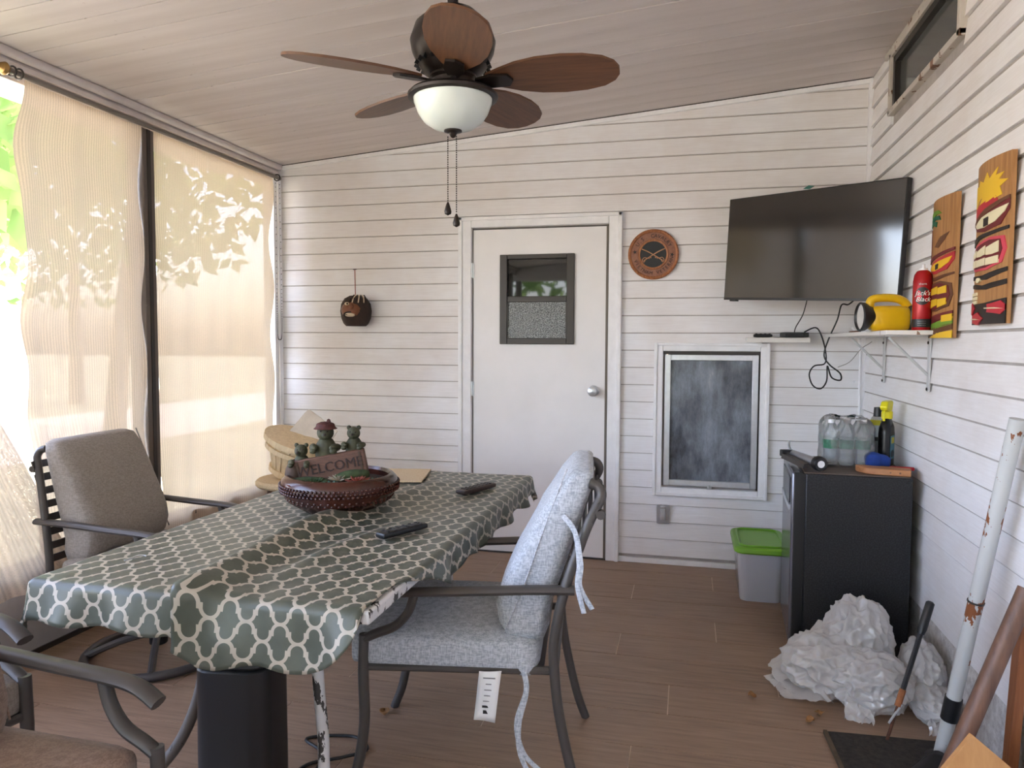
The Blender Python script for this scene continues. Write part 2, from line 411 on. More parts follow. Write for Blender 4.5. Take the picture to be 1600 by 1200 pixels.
# ---- siding
def courses(x0, x1, y_or_x, kind, opens, ztop, dz=0, kmax=24, zmin=0.012, gap=.0055):
    """opens: (a,b,zlo,zhi, ca, cb) inner opening and cut limits"""
    out = []
    for k in range(-4, kmax):
        zb = Z0+dz-CO*k; zt = zb+CO-gap
        zb = max(zb, zmin)
        segs = [(x0, x1)]
        for (zlo, zhi, ca, cb_) in opens:
            if zt > zlo and zb < zhi:
                n = []
                for a, b in segs:
                    if ca > a and cb_ < b: n += [(a, ca), (cb_, b)]
                    elif ca <= a < cb_ < b: n.append((cb_, b))
                    elif a < ca < b <= cb_: n.append((a, ca))
                    elif b <= ca or a >= cb_: n.append((a, b))
                segs = n
        for a, b in segs: out.append((k, a, b, zb, zt))
    return out
def prot(z, zb0): return .002+.0115*max(0, 1-(z-zb0)/CO)
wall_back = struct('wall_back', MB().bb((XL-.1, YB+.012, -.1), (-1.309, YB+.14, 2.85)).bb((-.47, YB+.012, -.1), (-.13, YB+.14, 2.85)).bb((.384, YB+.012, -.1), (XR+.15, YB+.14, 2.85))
     .bb((-1.309, YB+.012, 2.005), (-.47, YB+.14, 2.85)).bb((-.13, YB+.012, -.1), (.384, YB+.14, .475)).bb((-.13, YB+.012, 1.249), (.384, YB+.14, 2.85)).build('wall_back', MLAPSHADE))
for k, a, b, zb, zt in courses(XL, XR, 0, 'b', [(0, 2.0, -1.36, -.43), (.475, 1.249, -.165, .415)], 0):
    lim = lambda x: zc(x)-.002
    if lim(b) <= zb+.004: continue
    a2 = a
    if lim(a) < zb: a2 = XL+(zb+.002-2.45)/.082
    pts = [(a2, zb), (b, zb), (b, min(zt, lim(b)))]
    if lim(b) > zt and lim(a2) < zt: pts.append((XL+(zt+.002-2.45)/.082, zt))
    if min(zt, lim(a2)) > zb+.001: pts.append((a2, min(zt, lim(a2))))
    MB().prism([(x, YB+.012-prot(z, zb), z) for x, z in pts], [(x, YB+.0125, z) for x, z in pts]).build('siding_board', MS, wall_back, angle=20)
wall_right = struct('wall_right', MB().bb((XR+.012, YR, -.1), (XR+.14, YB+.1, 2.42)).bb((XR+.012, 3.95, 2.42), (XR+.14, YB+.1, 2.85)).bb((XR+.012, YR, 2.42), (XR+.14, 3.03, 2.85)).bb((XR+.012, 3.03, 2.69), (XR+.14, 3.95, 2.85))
     .bb((XR+.09, 3.03, 2.42), (XR+.14, 3.95, 2.69)).build('wall_right', MLAPSHADE))
DZ = -.0116; ZB = Z0+DZ-CO*21
for k, a, b, zb, zt in courses(YR, YB, 0, 'r', [(2.44, 2.68, 3.0, 3.985)], 0, DZ, 22, ZB, .0095):
    zt = min(zt, zc(XR)-.002)
    if zt <= zb+.004: continue
    pts = [(a, zb), (b, zb), (b, zt), (a, zt)]
    MB().prism([(XR+.012-prot(z, zb), y, z) for y, z in pts], [(XR+.0125, y, z) for y, z in pts]).build('siding_board', MS, wall_right, angle=20)
MROUGH = NT('rough painted block'); _n = MROUGH.noise(38, 5, .7)
MROUGH.set(Base_Color=MROUGH.ramp(_n, [(.3, srgb(176, 170, 166)), (.65, srgb(220, 217, 214))]), Roughness=.85); MROUGH.bump(_n, 1.0, .012); MROUGH = MROUGH.m
MB().bb((XR+.004, YR, 0), (XR+.013, YB, ZB-.001)).build('footing', MROUGH, wall_right)
# rear wall (behind the camera): knee wall, header and open screened bays
wall_rear = struct('wall_rear', MB().bb((XL-.1, YR-.1, -.1), (XR+.1, YR, .95)).bb((XL-.1, YR-.1, 2.25), (XR+.1, YR, 2.9)).bb((-.3, YR-.1, .95), (XR+.1, YR, 2.25)).build('wall_rear', MS))
for x in (XL+.04, -1.5): MB().box((x, YR-.05, 1.6), (.08, .08, 1.3)).build('post', MBRONZE, wall_rear)
# left wall: kick panel, bronze posts, header beam; open screened bays between
wall_left = struct('wall_left', MB().bb((XL-.06, YR, -.1), (XL, YB, .36)).build('wall_left', MKNEE))
MB().bb((XL-.07, YR, .36), (XL+.012, YB, .385)).build('sill_rail', MBRONZE, wall_left, bevel=.003)
MB().bb((XL, YR, 0), (XL+.008, YB, .022)).build('base_strip', MDARKFR, wall_left)
for yy in (3.16, 1.85, .55, -.75, -2.0):
    MB().bb((XL-.05, yy-.04, .385), (XL+.046, yy+.04, 2.34)).build('post', MBRONZE, wall_left, bevel=.004)
    MB().bb((XL+.046, yy-.012, .385), (XL+.049, yy+.012, 2.338)).build('post_spline', MDARKFR, wall_left)
MB().bb((XL-.06, 4.325, .385), (XL+.02, YB-.012, 2.37)).build('corner_post', MTRIM, wall_left, bevel=.003)
MB().bb((XL+.02, 4.36, .385), (XL+.032, YB-.012, 2.37)).build('corner_strip', MTRIM, wall_left, bevel=.002)
hb = struct('trim_1', MB().bb((XL-.12, YR, 2.335), (XL+.002, YB-.002, 2.452)).build('trim_1', MCEIL))
MB().tube([(XL+.022, YR, 2.438), (XL+.022, YB-.01, 2.438)], .02, 10).build('crown_bead', MCEIL, hb)
MB().bb((XL, YR, 2.388), (XL+.014, YB-.01, 2.412)).build('crown_strip', MCEIL, hb, bevel=.003)
MB().bb((XL, YR, 2.335), (XL+.008, YB-.01, 2.386)).build('fascia', MCEIL, hb, bevel=.002)
# ceiling and corner trims
t2 = lambda x0, x1, dz0, dz1, y0, y1: MB().prism([(x0, y0, zc(x0)-dz0), (x1, y0, zc(x1)-dz0), (x1, y0, zc(x1)-dz1), (x0, y0, zc(x0)-dz1)], [(x0, y1, zc(x0)-dz0), (x1, y1, zc(x1)-dz0), (x1, y1, zc(x1)-dz1), (x0, y1, zc(x0)-dz1)])
struct('trim_2', t2(XL+.03, XR-.004, .006, .03, YB-.012, YB+.01).build('trim_2', MTRIM))
struct('trim_3', MB().bb((XR-.014, YB-.014, 0), (XR+.01, YB+.01, 2.738)).build('trim_3', MTRIM, bevel=.003))
struct('baseboard_back', MB().bb((-.40, YB-.014, 0), (XR-.016, YB+.012, .03)).build('baseboard_back', MTRIM, bevel=.003))
# dark strip painted in for the shadow gap between ceiling and back wall
struct('ceiling_shade_strip', t2(XL+.03, XR-.004, .0, .006, YB-.008, YB+.01).build('ceiling_shade_strip', MDARKFR))

# ---- door
d1 = struct('door_1')
cas = MB().bb((-1.392, YB-.022, 0), (-1.31, YB+.012, 2.073)).bb((-.468, YB-.022, 0), (-.39, YB+.012, 2.073)).bb((-1.31, YB-.022, 2.008), (-.468, YB+.012, 2.073))
cas.build('casing', MTRIM, d1, bevel=.004)
MB().bb((-1.392, YB-.032, 0), (-1.366, YB-.02, 2.073)).bb((-.414, YB-.032, 0), (-.39, YB-.02, 2.073)).bb((-1.392, YB-.032, 2.05), (-.39, YB-.02, 2.073)).build('casing_bead', MTRIM, d1, bevel=.004)
MB().bb((-1.31, YB+.03, .0), (-1.303, YB+.06, 2.008)).bb((-.481, YB+.03, 0), (-.468, YB+.06, 2.008)).bb((-1.31, YB+.03, 1.995), (-.468, YB+.06, 2.008)).build('weather_seal', MDARKFR, d1)
MB().bb((-1.302, YB+.002, .008), (-1.126, YB+.045, 1.996)).bb((-.676, YB+.002, .008), (-.484, YB+.045, 1.996)).bb((-1.126, YB+.002, .008), (-.676, YB+.045, 1.302)).bb((-1.126, YB+.002, 1.835), (-.676, YB+.045, 1.996)).build('door_slab', MDOOR, d1)
MB().bb((-.484, YB-.006, .008), (-.472, YB+.03, 1.998)).build('stop_strip', MBRONZE, d1)
MB().bb((-1.31, YB-.01, 0), (-.468, YB+.05, .008)).build('threshold', MDARKFR, d1)
fr = MB()
x0, x1, zz0, zz1, w = -1.13, -.672, 1.298, 1.84, .046
fr.bb((x0, YB-.016, zz0), (x0+w, YB+.03, zz1)).bb((x1-w, YB-.016, zz0), (x1, YB+.03, zz1)).bb((x0+w, YB-.016, zz0), (x1-w, YB+.03, zz0+w*.8)).bb((x0+w, YB-.016, zz1-w*.6), (x1-w, YB+.03, zz1)).bb((x0+w, YB-.012, 1.553), (x1-w, YB+.02, 1.588))
fro = fr.build('door_window', MDARKFR, d1, bevel=.003)
MB().bb((x0+w, YB+.008, 1.588), (x1-w, YB+.012, zz1-w*.6)).build('pane', MPANEC, fro)
MB().bb((x0+w, YB-.002, zz0+w*.8), (x1-w, YB+.002, 1.553)).build('pane', MPEB, fro)
MB().bb((x0+w, YB-.01, 1.40), (x0+w+.006, YB+.0, 1.553)).bb((x1-w-.006, YB-.01, zz0+.04), (x1-w, YB, 1.553)).build('sash_rail', MDARKFR, fro)
rx = Matrix.Rotation(R(90), 3, 'X')
kn = MB().lathe([(.033, 0), (.033, .006), (.02, .012), (.013, .02), (.013, .036), (.026, .042), (.03, .054), (.027, .066), (.015, .071), (1e-4, .072)], (-.553, YB+.002, 1.02), 20, rx).build('knob', MALU, d1)
tag(kn, 'round satin metal door knob')
for z in (1.75, 1.02, .25): MB().bb((-1.318, YB-.006, z-.045), (-1.298, YB+.004, z+.045)).tube([(-1.308, YB-.009, z-.045), (-1.308, YB-.009, z+.045)], .006, 8).build('hinge', MALU, d1)
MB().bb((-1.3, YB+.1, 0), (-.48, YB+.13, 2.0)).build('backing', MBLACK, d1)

# ---- low window in the back wall
w1 = struct('window_1')
c = MB()
for a, b in (((-.197, .415), (-.145, 1.31)), ((.396, .415), (.446, 1.31)), ((-.145, .415), (.396, .463)), ((-.145, 1.262), (.396, 1.31))):
    c.bb((a[0], YB-.02, a[1]), (b[0], YB+.012, b[1]))
c.build('casing', MTRIM, w1, bevel=.004)
c = MB()
for a, b in (((-.197, .415), (-.178, 1.31)), ((.428, .415), (.446, 1.31)), ((-.178, .415), (.428, .432)), ((-.178, 1.293), (.428, 1.31))):
    c.bb((a[0], YB-.029, a[1]), (b[0], YB-.02, b[1]))
c.build('casing_bead', MTRIM, w1, bevel=.003)
al = MB(); a0, a1, b0, b1, w = -.134, .386, .476, 1.242, .033
al.bb((a0, YB-.014, b0), (a0+w, YB+.03, b1)).bb((a1-w, YB-.014, b0), (a1, YB+.03, b1)).bb((a0+w, YB-.014, b0), (a1-w, YB+.03, b0+w)).bb((a0+w, YB-.014, b1-w), (a1-w, YB+.03, b1))
al.build('metal_frame', MALU, w1, bevel=.002)
MB().bb((a0+w, YB+.006, b0+w), (a1-w, YB+.012, b1-w)).build('pane', MPANE, w1)
MB().bb((-.145, YB-.002, 1.244), (.396, YB+.02, 1.262)).bb((.386, YB, .463), (.396, YB+.02, 1.262)).build('gap_shade_strip', MDARKFR, w1)  # dark strips drawn in for the shade in the gap around the frame
MB().bb((.115, YB-.03, .462), (.14, YB-.012, .482)).tube([(.128, YB-.03, .47), (.128, YB-.036, .49)], .005, 8).build('latch', MALU, w1, bevel=.002)
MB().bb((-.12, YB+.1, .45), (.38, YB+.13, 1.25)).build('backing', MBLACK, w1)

# ---- high window in the right wall
w2 = struct('window_2'); c = MB()
for ya, yb, za, zb in ((3.95, 3.985, 2.415, 2.705), (3.0, 3.03, 2.415, 2.705), (3.0, 3.985, 2.412, 2.438), (3.0, 3.985, 2.682, 2.715)):
    c.bb((XR-.018, ya, za), (XR+.03, yb, zb))
c.build('casing', MROT, w2, bevel=.003)
c = MB()
for ya, yb, za, zb in ((3.918, 3.95, 2.438, 2.682), (3.03, 3.045, 2.438, 2.682), (3.03, 3.95, 2.438, 2.448), (3.03, 3.95, 2.65, 2.682)):
    c.bb((XR-.006, ya, za), (XR+.04, yb, zb))
c.build('sash', MDARKFR, w2, bevel=.002)
MB().bb((XR+.02, 3.045, 2.448), (XR+.025, 3.918, 2.65)).build('pane', MHIWIN, w2)
MB().bb((XR-.012, 3.0, 2.715), (XR+.01, 4.1, 2.738)).build('head_trim', MROT, w2)

# ================================================================ OUTDOORS
MGRASS = plain('lawn', (148, 148, 124), .9, var=.35, scale=1.6)
MDRIVE = plain('concrete drive', (206, 200, 192), .8, var=.06, scale=2)
MTRUNK = plain('grey bark', (128, 116, 102), .9, var=.3, scale=9, bump=.8, bscale=20)
MLEAF = NT('leaf green'); MLEAF.t.nodes.remove(MLEAF.b)
_d = MLEAF.n('BsdfDiffuse'); _t = MLEAF.n('BsdfTranslucent'); _r = MLEAF.ramp(MLEAF.noise(1.4, 2), [(.3, srgb(84, 112, 62)), (.7, srgb(146, 172, 106))])
MLEAF.l(_r, _d.inputs[0]); MLEAF.l(_r, _t.inputs[0]); _m = MLEAF.n('MixShader'); _m.inputs[0].default_value = .4
MLEAF.l(_d.outputs[0], _m.inputs[1]); MLEAF.l(_t.outputs[0], _m.inputs[2]); MLEAF.l(_m.outputs[0], MLEAF.out.inputs[0]); MLEAF = MLEAF.m
g = tag(MB().bb((-60, -40, -.2), (20, 60, -.13)).build('lawn', MGRASS), kind='structure')
tag(MB().bb((-11.5, -40, -.13), (-7.5, 60, -.12)).build('driveway', MDRIVE), kind='structure')
def foliage(c, r, n, s, seed):
    rnd = random.Random(seed); m = MB()
    for _ in range(n):
        while True:
            p = Vector((rnd.uniform(-1, 1), rnd.uniform(-1, 1), rnd.uniform(-1, 1)))
            if .3 < p.length < 1: break
        p = Vector((c[0]+p.x*r[0], c[1]+p.y*r[1], c[2]+p.z*r[2]))
        a = Vector((rnd.gauss(0, 1), rnd.gauss(0, 1), rnd.gauss(0, 1))).normalized(); b = a.orthogonal().normalized(); q = s*rnd.uniform(.6, 1.3)
        m.add([p-a*q, p+b*q*.5, p+a*q, p-b*q*.5], [(0, 1, 2, 3)])
    return m
def tree(pos, h, cr, label, seed, lean=(0, 0), tr=.16):
    t = thing('tree', label, 'tree', pos, group='trees on the lawn outside')
    MB().tube(sm([(0, 0, -.05), (lean[0]*.4, lean[1]*.4, h*.35), (lean[0], lean[1], h*.75)], 5), [tr*1.25]+[tr*(1-.05*i) for i in range(10)], 9).build('trunk', MTRUNK, t)
    tag(foliage((lean[0], lean[1], h), cr, 1500, .16, seed).build('foliage', MLEAF, t, fix=False), kind='stuff')
tree((-5.35, 4.2, -.13), 3.4, (2.1, 1.7, 1.5), 'grey-trunked leafy tree seen past the curtain edge on the left', 3, (-.55, .1))
tree((-8.5, 9.5, -.13), 4.6, (2.6, 2.6, 2.4), 'tree across the lawn showing faintly through the far shade curtain', 4, (.2, .3))
tree((-13.5, 14, -.13), 5, (3, 3, 3), 'most distant tree, beyond the driveway', 5)
tree((-2.2, -7.5, -.13), 3.2, (3.2, 1.6, 2.2), 'unseen tree added outside behind the rear screen bays', 6)  # out of view; crown put here to limit light through the rear bays

# ================================================================ CURTAINS
def curtain(name, label, yl, yr, ztop, zbot, x0, seed, nu=60, nv=70, lean=0.0):
    rnd = random.Random(seed); ph = [rnd.uniform(0, 6) for _ in range(4)]
    def fn(u, v):
        z = ztop+(zbot(u)-ztop)*v; a, b = yl(z), yr(z); y = a+(b-a)*u
        w = .010*math.sin(u*19+ph[0])+.007*math.sin(u*37+v*2+ph[1])+.012*v*math.sin(u*11+ph[2])
        edge = .014*(math.exp(-u*30)+math.exp(-(1-u)*30))*math.sin(v*22+ph[3])
        return (x0+w*(.3+.7*v)+edge+lean*v*v, y, z)
    m = MB().grid(fn, nu, nv, lambda u, v: (yl(1.3)+(yr(1.3)-yl(1.3))*u, v*2.0))
    o = m.build(name, MSHADE, angle=180, fix=False); tag(o, label, 'curtain', 'beige shade curtains'); return o
curtain('shade_curtain', 'beige woven shade curtain panel behind the swivel chair, left of the dark post', lambda z: 2.452+.014*math.sin(z*8.3+.6)+.008*math.sin(z*17)+max(0, 1.0-z)*.07, lambda z: 3.117+.003*math.sin(z*5), 2.345, lambda u: .30, XL+.030, 1)
curtain('shade_curtain', 'beige woven shade curtain panel between the dark post and the white siding wall', lambda z: 3.203+.003*math.sin(z*4), lambda z: 4.285+.010*math.sin(z*9)+max(0, 1.3-z)*.02, 2.345, lambda u: .33, XL+.030, 2, nu=90)
curtain('shade_curtain', 'beige shade curtain swept aside low at the left frame edge', lambda z: 1.72+.25*(2.345-z)/2, lambda z: (2.10 if z > 1.4 else 2.10+(1.4-z)*.46)+max(0, .78-z)*.10, 2.345, lambda u: .31-.02*u, XL+.075, 3, nu=40)
rod = thing('curtain_rod', 'thin grey curtain rod running under the ceiling beam', 'curtain rod', (XL+.062, 2.37, 2.35))
MB().tube([(0, 0, 0), (0, 1.965, 0)], .011, 10).build('rod', flat('pewter rod', (128, 120, 112), .5, .2), rod)
MB().lathe([(1e-4, -.02), (.02, -.012), (.026, 0), (.02, .012), (1e-4, .02)], (0, -.005, 0), 14, Matrix.Rotation(R(90), 3, 'X')).build('finial', plain('aged brass', (150, 118, 70), .35, .7), rod)
for yy in (.03, .06, 1.93):
    MB().tube([(.02*math.cos(a), yy, .02*math.sin(a)) for a in [i*math.pi/8 for i in range(16)]], .004, 6, closed=True).build('ring', MDARKFR, rod)
ch = thing('bead_chain', 'bead chain loop hanging on the white corner post beside the curtain', 'chain', (XL+.04, 4.345, 1.32))
pts = [(0, -.028, 1.02), (0, -.028, .3), (0, -.026, .04), (0, 0, 0), (0, .026, .04), (0, .028, .3), (0, .02, 1.02)]
cm = MB()
for p in sm(pts, 40)[::2]: cm.ell(p, (.003, .003, .003), nu=5, nv=4)
tag(cm.build('beads', MDARKFR, ch), kind='stuff')
MB().tube([(0, -.028, 1.02), (0, .02, 1.02)], .006, 8).build('spool', MTRIM, ch)

# ================================================================ CEILING FAN
FX, FY = -.78, 2.40
fan = thing('ceiling_fan', 'bronze ceiling fan with leaf-shaped wooden blades and frosted bowl light', 'ceiling fan', (FX, FY, 0))
zt = zc(FX)
MB().lathe([(.068, zt+.005), (.07, zt-.03), (.06, zt-.075), (.045, zt-.11), (.03, zt-.125), (.018, zt-.13)], n=28).build('canopy', MORB, fan)
MB().tube([(0, 0, zt-.12), (0, 0, 2.38)], .018, 12).build('downrod', MORB, fan)
hm = MB().lathe([(.03, 2.42), (.075, 2.40), (.125, 2.355), (.142, 2.305), (.136, 2.27), (.12, 2.235), (.1, 2.205), (.075, 2.19)], n=36).build('motor_housing', MORB, fan)
for i in range(24):
    a = i*math.pi/12; MB().box((.118*math.cos(a), .118*math.sin(a), 2.232), (.012, .007, .026), Matrix.Rotation(a, 3, 'Z') @ Matrix.Rotation(R(-28), 3, 'Y')).build('vent_fin', MBLACK, hm)
MB().lathe([(.078, 2.20), (.08, 2.185), (.07, 2.178), (.068, 2.148), (.072, 2.14)], n=28).build('switch_housing', MORB, fan)
MB().lathe([(.066, 2.152), (.11, 2.146), (.142, 2.138), (.151, 2.129), (.149, 2.120), (.134, 2.116), (.128, 2.120)], n=40).build('light_rim', MORB, fan)
MB().lathe([(.132, 2.124), (.1295, 2.105), (.117, 2.072), (.098, 2.045), (.070, 2.026), (.035, 2.016), (1e-4, 2.014)], n=40).build('glass_bowl', MGLASSW, fan)
MB().lathe([(1e-4, 2.020), (.03, 2.018), (.03, 2.011), (.014, 2.006), (.008, 1.994), (1e-4, 1.99)], n=20).build('finial', MORB, fan)
ol = [(.115, .026), (.16, .05), (.22, .078), (.29, .096), (.37, .102), (.44, .096), (.50, .078), (.535, .05), (.55, .018)]
prof = [(x, w) for x, w in ol]+[(x, -w) for x, w in reversed(ol)]
bmx = Matrix.Rotation(R(-13), 3, 'X')
bm_ = MB().prism([bmx @ Vector((x, y, .004)) for x, y in prof], [bmx @ Vector((x, y, -.004)) for x, y in prof]).mesh('blade', MBLADE, 30)
iron = MB().tube([(-.045, 0, .02), (0, 0, .004), (.04, 0, -.008), (.09, 0, -.012)], .011, 8, flat=.6)
iron.prism([bmx @ Vector((x, y, -.006)) for x, y in ((.08, .018), (.13, .034), (.19, .03), (.205, 0), (.19, -.03), (.13, -.034), (.08, -.018))], [bmx @ Vector((x, y, -.014)) for x, y in ((.08, .018), (.13, .034), (.19, .03), (.205, 0), (.19, -.03), (.13, -.034), (.08, -.018))])
im_ = iron.mesh('blade_iron', MORB)
for i in range(5):
    a = R(2+72*i)
    b = link('blade', bm_, fan); b.location = (0, 0, 2.178); b.rotation_euler = (0, 0, a)
    b2 = link('blade_iron', im_, b)
for dx, zb in ((-.018, 1.735), (.012, 1.695)):
    pc = MB(); z = 1.995
    while z > zb+.045: pc.ell((dx, 0, z), (.0022, .0022, .0032), nu=5, nv=4); z -= .0075
    pcc = pc.build('pull_chain', MORB, fan)
    MB().lathe([(1e-4, zb), (.011, zb+.006), (.0125, zb+.014), (.007, zb+.034), (.003, zb+.044), (1e-4, zb+.046)], (dx, 0, 0), 12).build('pull_knob', MORB, pcc)

# ================================================================ TABLE + CLOTH
TX0, TX1, TY0, TY1, TZ = -1.625, -.70, 1.535, 3.28, .695
tb = thing('dining_table', 'long metal patio table with peeling painted legs under the trellis tablecloth', 'table', ((TX0+TX1)/2, (TY0+TY1)/2, 0))
cx, cy = (TX0+TX1)/2, (TY0+TY1)/2; hx, hy = (TX1-TX0)/2, (TY1-TY0)/2
MB().bb((-hx+.02, -hy+.02, TZ-.028), (hx-.02, hy-.02, TZ-.004)).build('tabletop', MPEEL, tb)
MB().bb((hx-.03, -hy, TZ-.034), (hx, hy, TZ-.002)).bb((-hx, -hy, TZ-.034), (-hx+.03, hy, TZ-.002)).bb((-hx+.03, -hy, TZ-.034), (hx-.03, -hy+.03, TZ-.002)).bb((-hx+.03, hy-.03, TZ-.034), (hx-.03, hy, TZ-.002)).build('edge_rail', MPEEL, tb, bevel=.006)
for sy in (-1, 1):
    for sx, mt in ((-1, MTLEG), (1, MPEEL)):
        yb = sy*(hy-.30)
        MB().tube(sm([(sx*.19, yb, TZ-.03), (sx*.195, yb, .45), (sx*.205, yb, .30), (sx*.265, yb+sy*.02, .14), (sx*.36, yb+sy*.05, .02)] if sx < 0 else [(sx*.165, yb, TZ-.03), (sx*.17, yb, .4), (sx*.185, yb, .2), (sx*.20, yb+sy*.02, .1), (sx*.25, yb+sy*.05, .015)], 6), .0165, 10).build('leg', mt, tb)
    MB().tube([(-.19, sy*(hy-.30), .60), (.17, sy*(hy-.30), .60)], .012, 8).build('crossbar', MTLEG, tb)
# cloth
def cloth_pos(x, y):
    qx = max(TX0, min(TX1, x)); qy = max(TY0, min(TY1, y)); ex, ey = x-qx, y-qy; e = math.hypot(ex, ey)
    px, py = qx, qy; z = TZ+.003
    if e > 1e-6:
        dx, dy = ex/e, ey/e; r = .016; L = r*math.pi/2
        if e < L: a = e/r; o, dz = r*math.sin(a), r*(1-math.cos(a))
        else:
            o, dz = r+(e-L)*.16, r+(e-L)*.985
            wob = .016*min(1, (e-L)/.08)
            t = (x if abs(dy) > abs(dx) else y)
            o += wob*(math.sin(t*23)+.6*math.sin(t*41+1))*.7
        px += dx*o; py += dy*o; z -= dz
    # pleat ridge running up the table
    ins = max(0, 1-max(0, e-.0)/.1)
    ry = min(max(y, 1.35), 3.0)
    rx = (-1.165 if y < 1.75 else -1.165-.02*math.sin((y-1.75)*5)+.30*max(0, y-2.25)*.55)
    d = x-rx
    hgt = .046*math.exp(-max(0, y-2.2)*1.1)*(1 if y < 2.95 else max(0, 1-(y-2.95)/.2))
    if d < 0: b = math.exp(-(d/.018)**2)
    else: b = math.exp(-(d/.075)**2)*.9+.1*math.exp(-(d/.03)**2)
    # second shorter pleat beside it
    d2 = (x-(rx+.15+.18*(y-1.7))); b2 = .016*math.exp(-(d2/.035)**2)*math.exp(-((y-1.95)/.30)**2)
    wr = .0035*noise.noise(Vector((x*7, y*4, 0)))+.002*noise.noise(Vector((x*17, y*13, 3)))
    z += (hgt*b+b2)*(ins if e > .0 else 1)+max(0, wr+.0015)*(1 if e == 0 else .3)
    if e > 0 and ey < 0 and abs(ey) > abs(ex): py -= hgt*b*1.2
    return (px, py, z)
NU, NV = 120, 190
def yN(a):
    x = TX0-.09+a*(TX1-TX0+.09)
    s = .112 if x < -1.20 else .112+min(1, (x+1.20)/.10)*.050
    k = (x-(TX1-.14))/.14
    if k > 0: s = -.0+s*math.sqrt(max(0, 1-min(1, k)**2))
    return TY0-s+.006*math.sin(x*31)
def xR(b):
    y = TY0+b*(TY1-TY0)
    k = min(1, max(0, (y-1.70)/.3)); return -.012+k*.105+.012*k*math.sin(y*19)
def cloth_xy(a, b):
    y = yN(a)+(TY1+.10-yN(a))*b
    x = TX0-.10+(TX1+xR(max(0, min(1, (y-TY0)/(TY1-TY0))))-(TX0-.10))*a
    return x, y
cl = MB().grid(lambda a, b: cloth_pos(*cloth_xy(a, b)), NU, NV, lambda a, b: cloth_xy(a, b))
clo = cl.build('tablecloth', MCLOTH, angle=180, fix=False)
tag(clo, 'sage green tablecloth with cream trellis pattern, rumpled over the patio table', 'tablecloth')
sol = clo.modifiers.new('thick', 'SOLIDIFY'); sol.thickness = .0015; sol.offset = 1
TT = TZ+.006
# ---- planter bowl
bw = thing('planter_bowl', 'shallow oxblood glazed ceramic bowl with beaded sides on the tablecloth', 'bowl', (-1.22, 2.435, TT)); bw.scale = (1, 1, 1.1)
MB().lathe([(1e-4, 0), (.115, 0), (.13, .008), (.175, .034), (.202, .066), (.209, .088), (.203, .108), (.19, .12), (.18, .122), (.174, .112), (.178, .09), (.15, .07), (1e-4, .07)], n=56).build('bowl', MBOWL, bw)
bd = MB()
for row, (rr, zz) in enumerate(((.209, .094), (.2095, .084), (.207, .074), (.190, .053), (.182, .044))):
    n = 84 if row < 3 else 50
    for i in range(n):
        a = 2*math.pi*(i+.5*(row % 2))/n; bd.ell((rr*math.cos(a), rr*math.sin(a), zz), (.0062, .0062, .005) if row < 3 else (.005, .005, .005), nu=6, nv=4)
bd.build('beading', MBOWL, bw)
MB().lathe([(1e-4, .098), (.1, .10), (.177, .094)], n=40).build('soil', plain('dark potting soil', (46, 34, 26), .95, var=.5, scale=90, bump=.8, bscale=150), bw)
MGRN = plain('dark succulent green', (50, 76, 42), .6, var=.3, scale=40); MTEAL = plain('blue-green succulent', (66, 108, 96), .6, var=.2, scale=40); MROSE = plain('rusty red succulent', (128, 62, 48), .6, var=.25, scale=40); MPALE = plain('pale grey succulent', (150, 140, 120), .6, var=.2)
def rosette(loc, r, n, mt, label):
    t = thing('succulent', label, 'plant', loc, group='succulents in the planter bowl')
    ms = None
    for ring in range(3):
        for i in range(n):
            a = 2*math.pi*(i+.5*ring)/n; el = R(18+24*ring); q = r*(1-.25*ring)
            rot = Matrix.Rotation(a, 3, 'Z') @ Matrix.Rotation(-el, 3, 'Y')
            m = MB().ell((q*.55, 0, 0), (q*.5, q*.17, q*.08), nu=7, nv=5); m.v = [tuple(rot @ Vector(v)) for v in m.v]
            m.build('leaf', mt, t)
bx, by = -1.22, 2.435
rosette((bx+.030, by-.135, TT+.105), .045, 7, MTEAL, 'blue-green succulent rosette at the front of the bowl')
rosette((bx-.085, by-.150, TT+.105), .042, 6, MROSE, 'rusty red succulent at the front left bowl rim')
rosette((bx+.105, by-.075, TT+.115), .048, 7, MROSE, 'rusty red succulent at the right side of the bowl')
rosette((bx+.145, by-.03, TT+.105), .042, 7, MTEAL, 'blue-green succulent at the far right bowl rim')
rosette((bx+.035, by-.07, TT+.118), .045, 8, MPALE, 'pale succulent below the welcome sign')
rosette((bx-.04, by-.10, TT+.11), .042, 7, MGRN, 'dark green succulent in the middle front of the bowl')
rosette((bx+.075, by-.12, TT+.105), .036, 7, MGRN, 'small dark green succulent beside the right red one')
# ---- welcome figurine
MSTONE = plain('aged olive resin', (62, 62, 42), .7, var=.35, scale=28, bump=.4); MRES = plain('brown resin', (74, 56, 44), .75, var=.3, scale=30); MPLK = m_wood('carved brown sign', (76, 50, 40), (108, 76, 60), (3, 20, 20), .7, 10); MINK = flat('dark brown ink', (40, 22, 18), .7)
fg = thing('welcome_figurine', 'resin figurine of three bears leaning over a wooden welcome sign', 'figurine', (bx-.02, by-.035, TT+.095), R(14))
sg = Matrix.Rotation(R(-11), 3, 'Y')
sgn = MB().box((0, 0, .068), (.262, .022, .086), sg)
so = sgn.build('sign_board', MPLK, fg, bevel=.004)
vs, fs = textmesh('WELCOME', .050, .0015)
tx = MB(); tx.add([sg @ Vector((v.x*1.0, -.0125-v.z, v.y-.016))+Vector((0, 0, .068)) for v in vs], fs); tx.build('lettering', MINK, so, fix=False)
for sx in (-1, 1): MB().box(sg @ Vector((sx*.113, -.0125, 0))+Vector((0, 0, .068)), (.008, .003, .07), sg).build('batten', MRES, so)
